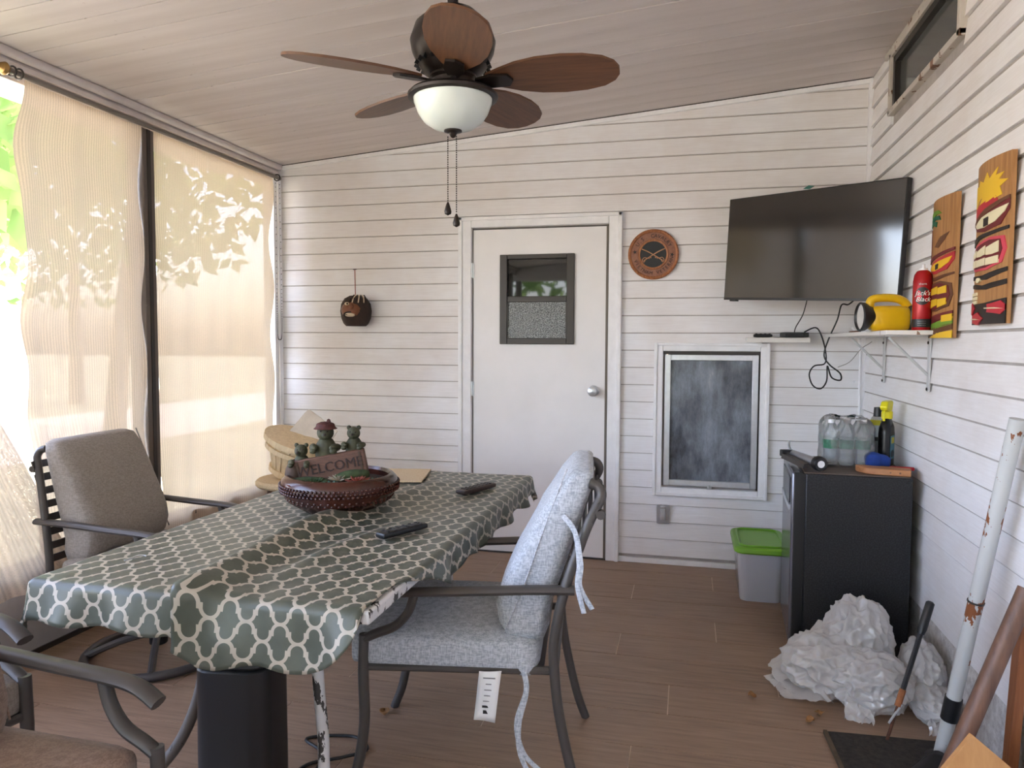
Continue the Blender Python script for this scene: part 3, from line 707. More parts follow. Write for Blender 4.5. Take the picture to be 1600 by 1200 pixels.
def bear(x, y, z, s, lean, cap=False):
    m = MB(); m.ell((x, y, z), (.034*s, .032*s, .046*s)).ell((x, y-.006, z+.058*s), (.026*s, .025*s, .025*s)).ell((x+lean*.006, y-.026*s, z+.052*s), (.012*s, .011*s, .010*s))
    for e in (-1, 1):
        m.ell((x+e*.019*s, y, z+.079*s), (.009*s, .006*s, .009*s)).ell((x+e*.033*s, y-.024, z+.014*s), (.012*s, .026*s, .012*s), Matrix.Rotation(R(-25*e), 3, 'Z'))
        m.ell((x+e*.030*s, y-.044, z+.006*s), (.011*s, .011*s, .009*s))
    b = m.build('bear', MSTONE, fg, angle=180)
    MB().ell((x+lean*.006, y-.037*s, z+.055*s), (.005, .004, .004)).ell((x-.009*s, y-.027*s, z+.064*s), (.003,)*3).ell((x+.011*s, y-.027*s, z+.064*s), (.003,)*3).build('nose_and_eyes', MINK, b)
    if cap:
        cp = MB().lathe([(.036*s, .0), (.03*s, .006), (.026*s, .018), (.015*s, .024), (1e-4, .025)], (x, y-.006, z+.070*s), 16)
        for i in range(9): a = i*.7; cp.ell((x+.024*math.cos(a), y-.006+.024*math.sin(a), z+.082*s), (.009, .009, .007), nu=6, nv=4)
        cp.ell((x+.012, y-.006, z+.070*s+.026), (.008, .008, .01), nu=6, nv=4); cp.build('flower_cap', plain('dark red flower cap', (76, 34, 28), .7, var=.3, scale=60), b)
bear(-.108, .022, .068, .92, -1); bear(-.022, .030, .118, 1.18, 1, True); bear(.080, .026, .132, .92, 0)
MB().ell((-.132, .012, .03), (.034, .034, .062)).build('tree_stump', MRES, fg)
for xa, za, xb, zb in ((-.165, .002, -.01, .02), (.02, .026, .145, .048)):
    MB().tube(sm([(xa, -.03, za), ((xa+xb)/2, -.038, (za+zb)/2+.006), (xb, -.03, zb)], 5), [.010, .015, .018, .02, .02, .02, .02, .018, .016, .014, .008], 9).build('mossy_log', plain('mossy log', (48, 60, 30), .9, var=.4, scale=50, bump=.6), fg)
MB().bb((-.13, -.03, -.012), (.13, .03, .03)).build('base', MRES, fg, bevel=.008)
# ---- remotes and small things on the table
def remote(name, label, loc, rz, L, Wd, mt, nb):
    t = thing(name, label, 'remote control', loc, rz)
    b = rbox((L, Wd, .02), .008, 4).build('body', mt, t)
    b.location = (0, 0, .010)
    for i in range(nb):
        for j in range(3): MB().box((-L*.36+i*L*.72/max(1, nb-1), (j-1)*Wd*.26, .0205), (.008, .006, .003)).build('button', flat('grey button', (70, 70, 74), .5) if (i+j) % 3 else MBLACK, t)
remote('remote_control', 'black remote control nearest the right chair on the tablecloth', (-.87, 2.16, TT+.006), R(63), .185, .045, MBLACK, 6)
remote('remote_control', 'brownish remote control further back on the tablecloth toward the door', (-.83, 2.86, TT+.006), R(68), .21, .05, plain('dark brown plastic', (58, 44, 40), .45), 7)
MB().tube(sm([(0, 0, .004), (.004, .022, .004), (.010, .042, .006), (.022, .052, .004), (.030, .046, .004)], 5), .0022, 6).build('bent_hook', MALU, loc=(-1.50, 1.70, TT+.002))
tag(bpy.data.objects['bent_hook'], 'small bent metal hook lying on the near left tablecloth', 'hook')
MSTRAW = m_wood('woven straw', (196, 172, 134), (226, 206, 172), (30, 30, 30), .85, 6)
mat_ = rbox((.40, .30, .010), .004, 5).build('straw_placemat', MSTRAW, loc=(-1.33, 3.07, TT+.010))
mat_.rotation_euler = (0, 0, R(12)); tag(mat_, 'beige straw placemat sticking out behind the planter bowl', 'placemat')
stl = thing('straw_stool', 'low round straw-topped stool holding the bamboo basket behind the table', 'stool', (-1.98, 3.45, 0))
MB().lathe([(1e-4, .565), (.19, .565), (.2, .575), (.2, .59), (.19, .6), (1e-4, .602)], n=30).build('seat', MSTRAW, stl)
for i in range(4):
    a = R(45+90*i); MB().tube([(.13*math.cos(a), .13*math.sin(a), .565), (.17*math.cos(a), .17*math.sin(a), 0)], .014, 8).build('leg', MBROWNW, stl)
# ---- basket
bk = thing('wooden_basket', 'tapered slatted bamboo basket behind the bear figurine', 'basket', (-2.03, 3.47, .606), rot=(R(3), R(20), 0))
MBAM = m_wood('pale bamboo', (206, 180, 140), (234, 214, 176), (14, 14, 1), .55)
n = 22
for i in range(n):
    a = 2*math.pi*i/n; ca, sa = math.cos(a), math.sin(a); w = .021
    p0 = Vector((.085*ca, .085*sa, 0)); p1 = Vector((.165*ca, .165*sa, .21)); tn = Vector((-sa, ca, 0)); nr = Vector((ca, sa, -.3)).normalized()
    MB().prism([p0-tn*w*.45, p0+tn*w*.45, p1+tn*w, p1-tn*w], [p0-tn*w*.45-nr*.003, p0+tn*w*.45-nr*.003, p1+tn*w-nr*.003, p1-tn*w-nr*.003]).build('slat', MBAM, bk)
for zz, rr, h in ((.198, .168, .014), (.152, .15, .012), (.03, .1, .012)):
    MB().lathe([(rr+.001, zz-h), (rr+.011, zz-h), (rr+.013, zz+h), (rr+.003, zz+h)], n=30).build('hoop', MBAM, bk)
MB().lathe([(1e-4, .0), (.086, .0), (.086, .006), (1e-4, .006)], n=24).build('bottom', MBAM, bk)
qc = rbox((.20, .025, .24), .010, 7, 0, lambda c: Vector((c.x, c.y+.006*math.sin(c.x*60)*math.cos(c.z*50), c.z)))
q_ = qc.build('folded_quilted_pad', plain('beige quilted cotton', (214, 204, 190), .9, var=.08, scale=18, bump=.7, bscale=34)); q_.location = (-1.955, 3.545, .80); q_.rotation_euler = (R(-20), R(38), R(14))
tag(q_, 'beige quilted pad tucked into the bamboo basket', 'pad')

# ================================================================ CHAIRS
def chair_frame(root, swivel=False, upright=0.0):
    W2 = .262
    ux = lambda x, z: x+(upright*max(0, z-.5))
    for s in (-1, 1):
        y = s*W2
        back = [(-.27, .42), (-.272, .50), (-.30, .634), (-.352, .785), (-.382, .85), (-.397, .884), (-.388, .908), (-.364, .916)]
        if not swivel: back = [(-.36, .0), (-.325, .10), (-.285, .28)]+back
        yb = lambda z: y-s*.055*(max(0, (z-.55)/.366))**2
        MB().tube(sm([(ux(x, z), yb(z), z) for x, z in back], 5), .0145, 10).build('upright', MFRAME, root)
        a = MB().tube(sm([(-.325, y, .628), (-.2, y, .624), (.0, y, .612), (.13, y, .605), (.20, y, .598), (.24, y, .586), (.278, y, .566)], 5), .021, 10, flat=.62)
        a.build('armrest', MFRAME, root)
        post = [(.125, .598), (.142, .548), (.180, .506), (.235, .482), (.268, .466)]
        if swivel: post += [(.272, .43), (.262, .40)]
        MB().tube(sm([(x, y, z) for x, z in post], 5), .0165, 10, flat=.8).build('arm_support', MFRAME, root)
        if not swivel:
            MB().tube(sm([(.270, y, .478), (.274, y, .36), (.272, y, .22), (.292, y, .09), (.325, y, .0)], 5), .0155, 10).build('leg', MFRAME, root)
        MB().tube([(-.272, y*.97, .395), (.27, y*.97, .382)], .012, 8).build('seat_rail', MFRAME, root)
        MB().lathe([(1e-4, -.012), (.013, -.012), (.015, 0), (.013, .012), (1e-4, .012)], (ux(-.385, .86)-.010, y-s*.030, .835), 12, Matrix.Rotation(R(90), 3, 'X')).build('pivot_knob', MFRAME, root)
    for x, z in ((-.272, .395), (.27, .382)): MB().tube([(x, -W2*.97, z), (x, W2*.97, z)], .012, 8).build('cross_rail', MFRAME, root)
    MB().tube([(ux(-.364, .916), -W2+.055, .916), (ux(-.364, .916), W2-.055, .916)], .0145, 10).build('top_rail', MFRAME, root)
    for i in range(8):
        z0, z1 = .46+i*.054, .49+i*.054
        x = -.272-.0*(z0-.46) if z0 < .52 else -.272-(z0-.52)*.34
        MB().box((ux(x-.006, z0), 0, (z0+z1)/2), (.006, 2*W2-.03, .030), Matrix.Rotation(R(-18) if z0 > .52 else 0, 3, 'Y')).build('back_slat', MFRAME, root)
    for i in range(6): MB().box((-.22+i*.088, 0, .385), (.04, 2*W2-.03, .006)).build('seat_slat', MFRAME, root)
def chair(label, loc, rz, mt, swivel=False, sdx=0, group='patio dining chairs', upright=0., tie=True, cush=True, zs=1):
    c = thing('patio_chair', label, 'chair', loc, rz, group); c.scale = (1, 1, zs)
    chair_frame(c, swivel, upright)
    sc = rbox((.55, .532, .105), .036, 8, .16); s = sc.build('seat_cushion', mt, c, angle=180); s.location = (.045+sdx, 0, .430)
    def bend(p):
        # p.x along height, p.y width, p.z thickness
        h = (p.x+.28)*.885; z = .455+h
        xb = -.262 if z < .55 else -.262-(z-.55)*.335
        th = .062+.018*math.exp(-((z-.60)/.13)**2)-.030*max(0, (z-.80)/.22)
        x = xb+.010+th*(1+p.z/.06)*.98+upright*max(0, z-.5)
        return Vector((x, p.y*(1-.05*max(0, (z-.7)/.3)), z))
    b = rbox((.565, .47, .12), .042, 9, .10, bend).build('back_cushion', mt, c, angle=180)
    # seam and folded corner
    MB().tube(sm([(-.13+upright*.1, .236, .50), (-.18+upright*.1, .238, .62), (-.235+upright*.3, .23, .78), (-.30+upright*.45, .205, .955)], 5), .0028, 6).build('piping', mt, b)
    if tie:
        for k in (0, 1):
            MB().tube(sm([(-.29, .232, .83), (-.325, .262, .79), (-.338-.004*k, .288, .71), (-.334-.006*k, .292, .65), (-.352-.022*k, .290, .575+.012*k)], 6), .0075, 6, flat=.25, upv=(0, 1, 0)).build('tie_strap', mt, b)
    return c
c1 = chair('blue-grey cushioned patio chair with care tag, right of the table, facing it', (-.652, 2.205, 0), R(187.5), MCUSH)
tg = MB().grid(lambda u, v: (-.125+.062*u+.018*v, .272+.010*math.sin(v*3+u*2), .395-.15*v), 4, 8)
tgo = tg.build('care_tag', plain('white care label', (236, 236, 236), .7, var=.02), c1); sol = tgo.modifiers.new('s', 'SOLIDIFY'); sol.thickness = .0008
for i, (w, h) in enumerate(((.034, .003), (.016, .002), (.02, .002), (.018, .002), (.02, .002), (.022, .006), (.014, .010))):
    v = .12+i*.115; MB().box((-.125+.031+.018*v, .2728+.010*math.sin(v*3+1), .395-.15*v), (w, .0015, h)).build('print', MBLACK if i > 4 else flat('grey print', (120, 120, 122), .6), tgo)
for k in (0, 1):
    MB().tube(sm([(-.185, .265, .40), (-.195, .278, .345), (-.175+.006*k, .282, .25), (-.180-.012*k, .278, .16), (-.225-.035*k, .274, .098-.03*(1-k))], 6), .0075, 6, flat=.3, upv=(0, 1, 0)).build('seat_tie', MCUSH, c1)
# crumpled gather where the seat ties
MB().ell((-.19, .248, .402), (.028, .022, .030)).build('gathered_corner', MCUSH, c1)
c2 = chair('swivel patio chair, blue-grey cushions in a shaded tone, on a round ring base beside the curtains', (-2.135, 2.60, 0), R(1), MCUSHSHADE, swivel=True, upright=.10, zs=.965)
MB().tube([(.275*math.cos(a), .275*math.sin(a), .022) for a in [i*math.pi/18 for i in range(36)]], .0185, 10, closed=True).build('ring_base', MFRAME, c2)
for i in range(4):
    a = R(32+90*i); MB().tube(sm([(.27*math.cos(a), .27*math.sin(a), .03), (.15*math.cos(a), .15*math.sin(a), .075), (.03*math.cos(a), .03*math.sin(a), .10)], 4), .0145, 8).build('spoke', MFRAME, c2)
MB().lathe([(.03, .05), (.036, .055), (.036, .15), (.03, .155), (.024, .16), (.024, .36), (.09, .372), (.09, .382)], n=20).build('swivel_column', MBLACK, c2)
chair('grey patio chair cut off at the left frame edge, far arm and leg showing', (-1.885, 1.235, 0), R(-10), MCUSHSHADE, tie=False, zs=1.02, sdx=-.04)
chair('brown-cushioned patio chair at the bottom left corner with its arm nearest the camera', (-1.265, .985, 0), R(-1), MCUSHB, tie=False, zs=1.03, sdx=-.09).scale.x = .85
# ---- black tower heater under the table
hx_ = thing('tower_heater', 'black rounded tower appliance standing under the near end of the table', 'heater', (-1.165, 1.74, 0), R(8))
def rr(w, d, r, n=5):
    return [(sx*(w/2-r)+r*math.cos(a), sy*(d/2-r)+r*math.sin(a)) for sx, sy, a0 in ((1, 1, 0), (-1, 1, 90), (-1, -1, 180), (1, -1, 270)) for a in [R(a0+90*i/n) for i in range(n+1)]]
q = rr(.205, .19, .05)
MB().prism([(x, y, .008) for x, y in q], [(x*.98, y*.98, .455) for x, y in q]).build('housing', MBLACK, hx_, bevel=.008)
MB().prism([(x*.97, y*.97, .455) for x, y in q], [(x*.9, y*.9, .49) for x, y in q]).build('top_cap', MBLACK, hx_, bevel=.008)
for i in range(9): MB().box((-.101, 0, .38-i*.011), (.005, .09, .004)).build('vent_slot', flat('dark grey vent', (44, 44, 46), .5), hx_)
cd = MB().tube(sm([(-1.06, 1.83, .02), (-1.1, 2.06, .006), (-1.2, 2.14, .006), (-1.06, 2.19, .006), (-.98, 2.13, .006), (-1.03, 2.06, .012), (-1.12, 2.01, .006), (-1.13, 1.93, .006), (-1.05, 1.86, .006)], 8), .005, 6).build('power_cord', MRUBBER)
tag(cd, 'black power cord coiled on the floor beneath the table', 'cord')

# ================================================================ BACK WALL THINGS
# ---- round plaque
pq = thing('veteran_plaque', 'round carved wooden cavalry plaque on the siding right of the door', 'plaque', (-.211, YB-.004, 1.822), rot=(R(90), 0, 0))
MB().lathe([(1e-4, -.002), (.134, -.002), (.134, .008), (1e-4, .009)], n=56).build('disc', m_wood('dark carved band', (128, 82, 64), (166, 118, 94), (3, 3, 3), .6, 12), pq)
MB().lathe([(.126, .006), (.130, .016), (.138, .019), (.145, .014), (.145, -.002), (.126, -.002)], n=56).build('rim', MPLAQ, pq)
for i in range(44):
    a = 2*math.pi*i/44; MB().ell((.138*math.cos(a), .138*math.sin(a), .016), (.0085, .0045, .006), Matrix.Rotation(a+R(50), 3, 'Z'), nu=6, nv=4).build('rope_strand', MPLAQ, pq)
MB().lathe([(.074, .008), (.076, .014), (.086, .015), (.089, .008)], n=48).build('inner_ring', MPLAQ, pq)
MB().lathe([(1e-4, .0085), (.076, .0085), (.076, .0105), (1e-4, .0105)], n=48).build('black_field', flat('black field', (22, 24, 27), .5), pq)
MLETT = flat('black lettering', (26, 18, 16), .6)
def arc_text(txt, r, a_mid, span, size, inward):
    m = MB(); n = len(txt)
    for i, chh in enumerate(txt):
        if chh == ' ': continue
        t = (i/(n-1)-.5)*span
        a = a_mid-t if not inward else a_mid+t
        vs, fs = textmesh(chh, size, .0012)
        rot = a-math.pi/2 if not inward else a+math.pi/2
        ca, sa = math.cos(rot), math.sin(rot)
        m.add([(r*math.cos(a)+(v.x*ca-(v.y-size*.34)*sa), r*math.sin(a)+(v.x*sa+(v.y-size*.34)*ca), .0105+v.z) for v in vs], fs)
    return m
arc_text('U.S. CAVALRY', .107, R(88), R(118), .030, False).build('lettering', MLETT, pq, fix=False)
arc_text('VIETNAM VETERAN', .107, R(-86), R(146), .027, True).build('lettering', MLETT, pq, fix=False)
for a in (R(172), R(-2)):
    p = []
    for i in range(10):
        q = a+i*math.pi/5; r_ = .013 if i % 2 == 0 else .0055; p.append((.107*math.cos(a)+r_*math.cos(q), .107*math.sin(a)+r_*math.sin(q)))
    MB().prism([(x, y, .0125) for x, y in p], [(x, y, .008) for x, y in p]).build('star', MLETT, pq)
MTAN = flat('tan inlay', (190, 140, 104), .5)
for s in (-1, 1):
    mt = MB().tube(sm([(-s*.066, .032, .012), (-s*.03, .016, .0125), (0, -.002, .013), (s*.03, -.02, .0125), (s*.054, -.036, .0125)], 4), .0032, 6)
    mt.tube(sm([(s*.034, -.022, .012), (s*.050, -.018, .0125), (s*.062, -.030, .0125), (s*.054, -.044, .0125), (s*.046, -.034, .012)], 4), .0022, 6)
    mt.ell((s*.024, -.022, .012), (.004, .004, .003), nu=6, nv=4).ell((s*.014, -.018, .012), (.004, .004, .003), nu=6, nv=4)
    mt.build('sabre', MTAN, pq)
# ---- coconut mask
MCOCO = plain('dark coconut husk', (50, 34, 26), .75, var=.35, scale=40, bump=.5); MFACE = plain('carved brown face', (124, 74, 46), .4, var=.2, scale=30); MCREAM = flat('cream paint', (214, 196, 168), .5)
cm_ = thing('coconut_mask', 'carved coconut face hanging by a red cord left of the door', 'mask', (-2.045, YB-.09, 1.50), R(36))
MB().lathe([(1e-4, -.094), (.062, -.094), (.078, -.078), (.092, -.045), (.098, 0), (.092, .045), (.072, .078), (.04, .096), (1e-4, .1)], n=28, sy=.85).build('husk', MCOCO, cm_)
MB().ell((-.026, -.030, .005), (.072, .062, .060)).build('face', MFACE, cm_)
MB().ell((-.045, -.085, .024), (.016, .014, .018)).build('nose', MFACE, cm_)
mo = MB().tube([(-.052+.036*math.cos(a), -.083+.012*abs(math.cos(a)), -.026+.017*math.sin(a)) for a in [i*math.pi/8 for i in range(16)]], .006, 6, closed=True).build('mouth', MCOCO, cm_)
MB().ell((-.052, -.080, -.026), (.032, .010, .013)).build('teeth_plate', MCREAM, mo)
MB().tube([(-.084, -.087, -.026), (-.02, -.084, -.026)], .0022, 5).build('tooth_line', MCOCO, mo)
for s in (-1, 1):
    e = MB().ell((-.04+s*.030, -.072+.010*(s > 0), .042), (.015, .012, .010)).build('eye', MCREAM if s < 0 else MFACE, cm_)
    MB().ell((-.04+s*.030, -.083+.010*(s > 0), .042), (.006, .004, .006)).build('pupil', MCOCO, e)
for i in range(7):
    MB().tube(sm([(-.055+i*.018, -.076+.004*abs(i-3), .05), (-.042+i*.016, -.062+.004*abs(i-3), .076), (-.015+i*.010, -.025, .1)], 3), .004, 5).build('hair_strand', MCREAM if i % 2 else MCOCO, cm_)
MB().tube([(0, .02, .095), (.008, .075, .268)], .0028, 6).build('cord', plain('red cord', (140, 60, 44), .8), cm_)
MB().tube([(.0, .085, .268), (.014, .06, .268)], .003, 6).build('nail', MDARKFR, cm_)
# ---- outlet cover
oc = thing('outlet_cover', 'grey weatherproof outlet cover low on the siding under the window', 'outlet', (-.132, YB-.006, .30))
rbox((.075, .016, .112), .005, 3).build('plate', MGALV if False else plain('grey outlet metal', (162, 162, 164), .4, .4), oc)
rbox((.036, .018, .072), .008, 4).build('flap', plain('grey outlet metal flap', (180, 180, 182), .35, .4), oc).location = (0, -.010, .002)
MB().ell((.0, -.012, .048), (.016, .008, .006)).build('hinge', MGALV, oc)
# ---- little shelf with set-top box
sh = thing('small_shelf', 'short chipped white shelf on the back wall above the low window', 'shelf', (.477, YB-.01, 1.336))
MB().bb((-.165, -.105, -.012), (.165, 0, .006)).build('board', MCHIP, sh, bevel=.003)
MB().bb((-.165, -.112, -.022), (.165, -.105, .004)).build('front_lip', MCHIP, sh, bevel=.002)
MB().bb((-.1, -.03, -.05), (-.08, 0, -.012)).build('cleat', MTRIM, sh)
sb = thing('set_top_box', 'small black set-top box on the short white shelf', 'set-top box', (.565, YB-.062, 1.342), R(-6))
rbox((.15, .085, .028), .006, 4).build('case', MBLACK, sb).location = (0, 0, .015)
MB().box((0, -.0435, .014), (.09, .002, .01)).build('front_window', MPANEC, sb)
remote('remote_control', 'flat black remote lying at the left of the short white shelf', (.40, YB-.06, 1.342), R(5), .10, .034, MBLACK, 4)
# ---- TV
tv = thing('television', 'flat black television mounted across the back right corner', 'television', (.545, 3.878, 1.789), rot=(0, 0, 0))
ax = Vector((.711, -.644, -.050)).normalized(); nz = Vector((0, 0, 1)); nrm = ax.cross(nz).normalized(); upv = nrm.cross(ax).normalized()*-1
if upv.z < 0: upv = -upv
ny = upv.cross(ax).normalized()
tv.matrix_world = Matrix((ax, ny, upv)).transposed().to_4x4(); tv.matrix_world.translation = (.545, 3.878, 1.789)
Mx = Matrix((ax, ny, upv)).transposed().to_4x4(); Mx.translation = Vector((.545, 3.878, 1.789)); tv.matrix_world = Mx
sgny = -1 if ny.y > 0 else 1
MB().bb((-.48, sgny*.0, -.268), (.48, -sgny*.035, .268)).build('case', MBLACK, tv, bevel=.004)
MB().bb((-.474, sgny*.0006, -.256), (.474, sgny*.002, .262)).build('screen', MSCREEN, tv)
MB().bb((-.3, -sgny*.035, -.24), (.3, -sgny*.07, .12)).build('rear_housing', MBLACK, tv, bevel=.012)
MB().bb((-.475, sgny*.002, -.269), (.475, sgny*.005, -.256)).build('bottom_bezel', flat('dark bezel', (34, 33, 33), .35), tv)
MB().bb((-.43, -.012, -.276), (-.39, .012, -.268)).build('foot_tab', MBLACK, tv)
MB().tube([(0, -sgny*.07, 0), (0, -sgny*.24, .03)], .025, 8).build('wall_arm', MBLACK, tv)
lf = MB().prism([(.0, 0, 0), (.03, 0, .012), (.06, 0, .004), (.032, 0, -.006)], [(.0, .006, 0), (.03, .006, .012), (.06, .006, .004), (.032, .006, -.006)]).build('green_leaf', flat('teal leaf', (46, 104, 96), .5)); lf.location = (.53, 3.90, 2.066); lf.rotation_euler = (0, 0, R(-42))
tag(lf, 'small teal leaf lying on top of the television', 'leaf')
# ---- cords by the television
P1 = [(0.61, 1.372), (0.669, 1.396), (0.699, 1.351), (0.721, 1.257), (0.716, 1.201), (0.665, 1.187), (0.643, 1.141), (0.661, 1.082), (0.7, 1.065), (0.729, 1.108), (0.733, 1.188), (0.757, 1.126), (0.8, 1.112), (0.795, 1.15), (0.742, 1.195), (0.715, 1.247), (0.736, 1.333), (0.775, 1.437), (0.792, 1.516), (0.827, 1.519), (0.86, 1.545)]
tag(MB().tube(sm([(x, 4.30+.012*math.sin(i*1.3), z) for i, (x, z) in enumerate(P1)], 6), .0042, 6).build('looped_cable', MRUBBER), 'black looped cable dangling below the television in the corner', 'cable')
tag(MB().tube(sm([(.623, 4.28, 1.58), (.602, 4.3, 1.472), (.57, 4.33, 1.40), (.565, 4.34, 1.372)], 6), .003, 6).build('thin_cable', MRUBBER), 'thin straight black cable from television down to set-top box', 'cable')
cdt = thing('white_conduit', 'white cable conduit curving down the back right corner', 'conduit', (.9, YB-.02, .9))
MB().tube(sm([(-.035, -.01, .50), (-.005, -.006, .46), (.012, -.004, .38), (.014, -.004, .2), (.018, -.004, 0), (.016, -.004, -.2)], 6), .006, 8).build('pipe', MTRIM, cdt)
for z in (.2, -.05): MB().box((.008, .002, z), (.04, .012, .012)).build('clip', MTRIM, cdt)
tag(MB().tube(sm([(.80, YB-.03, 1.18), (.86, YB-.03, 1.21), (.91, 4.36, 1.28), (.915, 4.2, 1.31), (.91, 4.12, 1.32)], 6), .0022, 6).build('grey_wire', flat('grey wire', (150, 148, 144), .6)), 'loose thin grey wire near the shelf bracket in the corner', 'wire')

# ================================================================ RIGHT WALL THINGS
ls = thing('long_shelf', 'narrow white shelf on two steel brackets along the right wall', 'shelf', (XR, 3.70, 1.345))
MB().bb((-.205, -.62, 0), (0, .68, .017)).build('board', MCHIP, ls, bevel=.002)
for y in (3.95, 3.25):
    b = MB().bb((-.008, y-3.70-.012, -.225), (-.001, y-3.70+.012, 0)).bb((-.17, y-3.70-.012, -.006), (0, y-3.70+.012, 0))
    b.tube([(-.155, y-3.70, -.008), (-.006, y-3.70, -.16)], .006, 6)
    bo = b.build('bracket', MGALV, ls)
    for z in (-.215, -.03): MB().ell((-.010, y-3.70, z), (.004, .007, .007), nu=6, nv=4).build('screw', MDARKFR, bo)
for y in (.4, .3): MB().lathe([(1e-4, 0), (.02, 0), (.018, .012), (1e-4, .014)], (-.12, y, .017), 12).build('hole_plug', MBROWNW, ls)
# flashlight lantern
fl = thing('lantern_flashlight', 'yellow handled lantern flashlight on the long shelf', 'flashlight', (.785, 3.30, 1.362), R(188))
MYEL = plain('yellow plastic', (232, 186, 26), .35, var=.04)
rbox((.165, .088, .10), .03, 6, .06).build('body', MYEL, fl).location = (-.005, 0, .05)
MB().tube(sm([(.07, 0, .085), (.065, 0, .125), (.02, 0, .135), (-.04, 0, .13), (-.075, 0, .105), (-.08, 0, .07)], 6), .017, 10).build('handle', MYEL, fl)
ry = Matrix.Rotation(R(90), 3, 'Y')
MB().lathe([(.04, .06), (.046, .075), (.058, .092), (.060, .108), (.054, .112), (.050, .104)], (0, 0, .058), 28, ry).build('bezel', MBLACK, fl)
MB().lathe([(1e-4, .085), (.012, .083), (.035, .09), (.052, .106)], (0, 0, .058), 28, ry).build('reflector', flat('chrome reflector', (225, 225, 222), .12, .95), fl)
rbox((.035, .09, .104), .02, 4).build('tail_cap', MBLACK, fl).location = (-.09, 0, .052)
# spray can
def wrap(txt, size, r, a0, z, shear=0):
    vs, fs = textmesh(txt, size, .0004, shear=shear)
    m = MB(); m.add([((r+.0008+v.z)*math.cos(a0+v.x/r), (r+.0008+v.z)*math.sin(a0+v.x/r), z+v.y) for v in vs], fs); return m
AC = R(-105)
sc_ = thing('spray_can', 'red and black aerosol can at the near end of the long shelf', 'spray can', (.868, 3.14, 1.362))
MRED = flat('red can paint', (168, 24, 30), .25, .2)
MB().lathe([(1e-4, 0), (.032, 0), (.034, .004), (.034, .19), (.032, .197)], n=28).build('body', MRED, sc_)
MB().lathe([(.033, .196), (.03, .212), (.022, .226), (.012, .231), (1e-4, .232)], n=24).build('dome', MRED, sc_)
MB().lathe([(.016, .229), (.016, .236), (.006, .238), (.006, .252), (1e-4, .253)], n=14).build('nozzle', MTRIM, sc_)
ovl = MB(); n = 28; rr_ = .0346
ovl.add([(rr_*math.cos(AC), rr_*math.sin(AC), .13)]+[(rr_*math.cos(AC+.85*math.cos(2*math.pi*i/n)), rr_*math.sin(AC+.85*math.cos(2*math.pi*i/n)), .13+.034*math.sin(2*math.pi*i/n)) for i in range(n)], [(0, 1+i, 1+(i+1) % n) for i in range(n)])
ovl.build('black_oval', MBLACK, sc_)
MWHT = flat('white print', (232, 232, 230), .5)
wrap("Jack's", .024, .0352, AC-.0, .133, .3).build('lettering', MWHT, sc_, fix=False); wrap('Black', .024, .0352, AC+.05, .110, .3).build('lettering', MWHT, sc_, fix=False)
wrap('thern', .012, .0346, AC, .172).build('lettering', MWHT, sc_, fix=False)
bx_ = MB().lathe([(.0344, .012), (.0346, .013), (.0346, .042), (.0344, .043)], n=28).build('black_band', MBLACK, sc_)
for z in (.036, .028, .020): wrap('- - - - - -', .008, .0348, AC, z-.003).build('small_print', MWHT, sc_, fix=False)
# ---- tiki masks
cream, dred, blk, yel, grn, rdd, dgn, brn, org = [flat(n, c, .5) for n, c in (('tiki cream', (222, 212, 176)), ('tiki maroon', (104, 30, 34)), ('tiki black', (34, 26, 22)), ('tiki yellow', (226, 184, 40)), ('tiki green', (108, 148, 48)), ('tiki red', (178, 40, 52)), ('tiki deep green', (26, 98, 72)), ('tiki brown', (96, 58, 34)), ('tiki pink', (202, 70, 88)))]
def tiki(label, yc, z0, z1, wd):
    H = z1-z0; t = thing('tiki_mask', label, 'tiki mask', (XR-.004, yc, z0), group='carved tiki masks')
    bul = .022
    def P(u, v, d=0):           # u 0..1 left-right as seen, v 0..1 from top
        k = 1-(2*u-1)**2
        return Vector((-.018-bul*k*.85-d, wd*(.5-u), H*(1-v)+.012*math.sin(v*7)*0))
    front = MB(); nu, nv = 10, 26
    front.grid(lambda a, b: P(a, b), nu, nv); nfront = len(front.v)
    front.grid(lambda a, b: P(a, b)+Vector((.014, 0, 0)), nu, nv)
    W1 = nu+1
    ring = [i for i in range(W1)]+[j*W1+nu for j in range(1, nv+1)]+[nv*W1+i for i in range(nu-1, -1, -1)]+[j*W1 for j in range(nv-1, 0, -1)]
    front.f += [(ring[i], ring[(i+1) % len(ring)], ring[(i+1) % len(ring)]+nfront, ring[i]+nfront) for i in range(len(ring))]
    front.build('board', MTIKI, t, angle=50)
    def paint(name, mt, pts, d=.0015, par=None):
        pts = [(min(1, x*1.2), y) for x, y in pts]
        cu = sum(p[0] for p in pts)/len(pts); cv = sum(p[1] for p in pts)/len(pts); q = []
        for i in range(len(pts)):
            a, b = pts[i], pts[(i+1) % len(pts)]
            for k in range(3): q.append((a[0]+(b[0]-a[0])*k/3, a[1]+(b[1]-a[1])*k/3))
        m = MB(); n = len(q); vs = [P(cu, cv, d)]
        for f in (.5, 1.0): vs += [P(cu+(x-cu)*f, cv+(y-cv)*f, d) for x, y in q]
        vs += [P(x, y, -.002) for x, y in q]
        fs = [(0, 1+i, 1+(i+1) % n) for i in range(n)]+[(1+i, 1+n+i, 1+n+(i+1) % n, 1+(i+1) % n) for i in range(n)]+[(1+n+i, 1+2*n+i, 1+2*n+(i+1) % n, 1+n+(i+1) % n) for i in range(n)]
        m.add(vs, fs); return m.build(name, mt, par or t, angle=60)
    el = lambda cu, cv, ru, rv, n=16, a0=0: [(cu+ru*math.cos(2*math.pi*i/n), cv+rv*math.sin(2*math.pi*i/n)) for i in range(n)]
    return t, paint, el
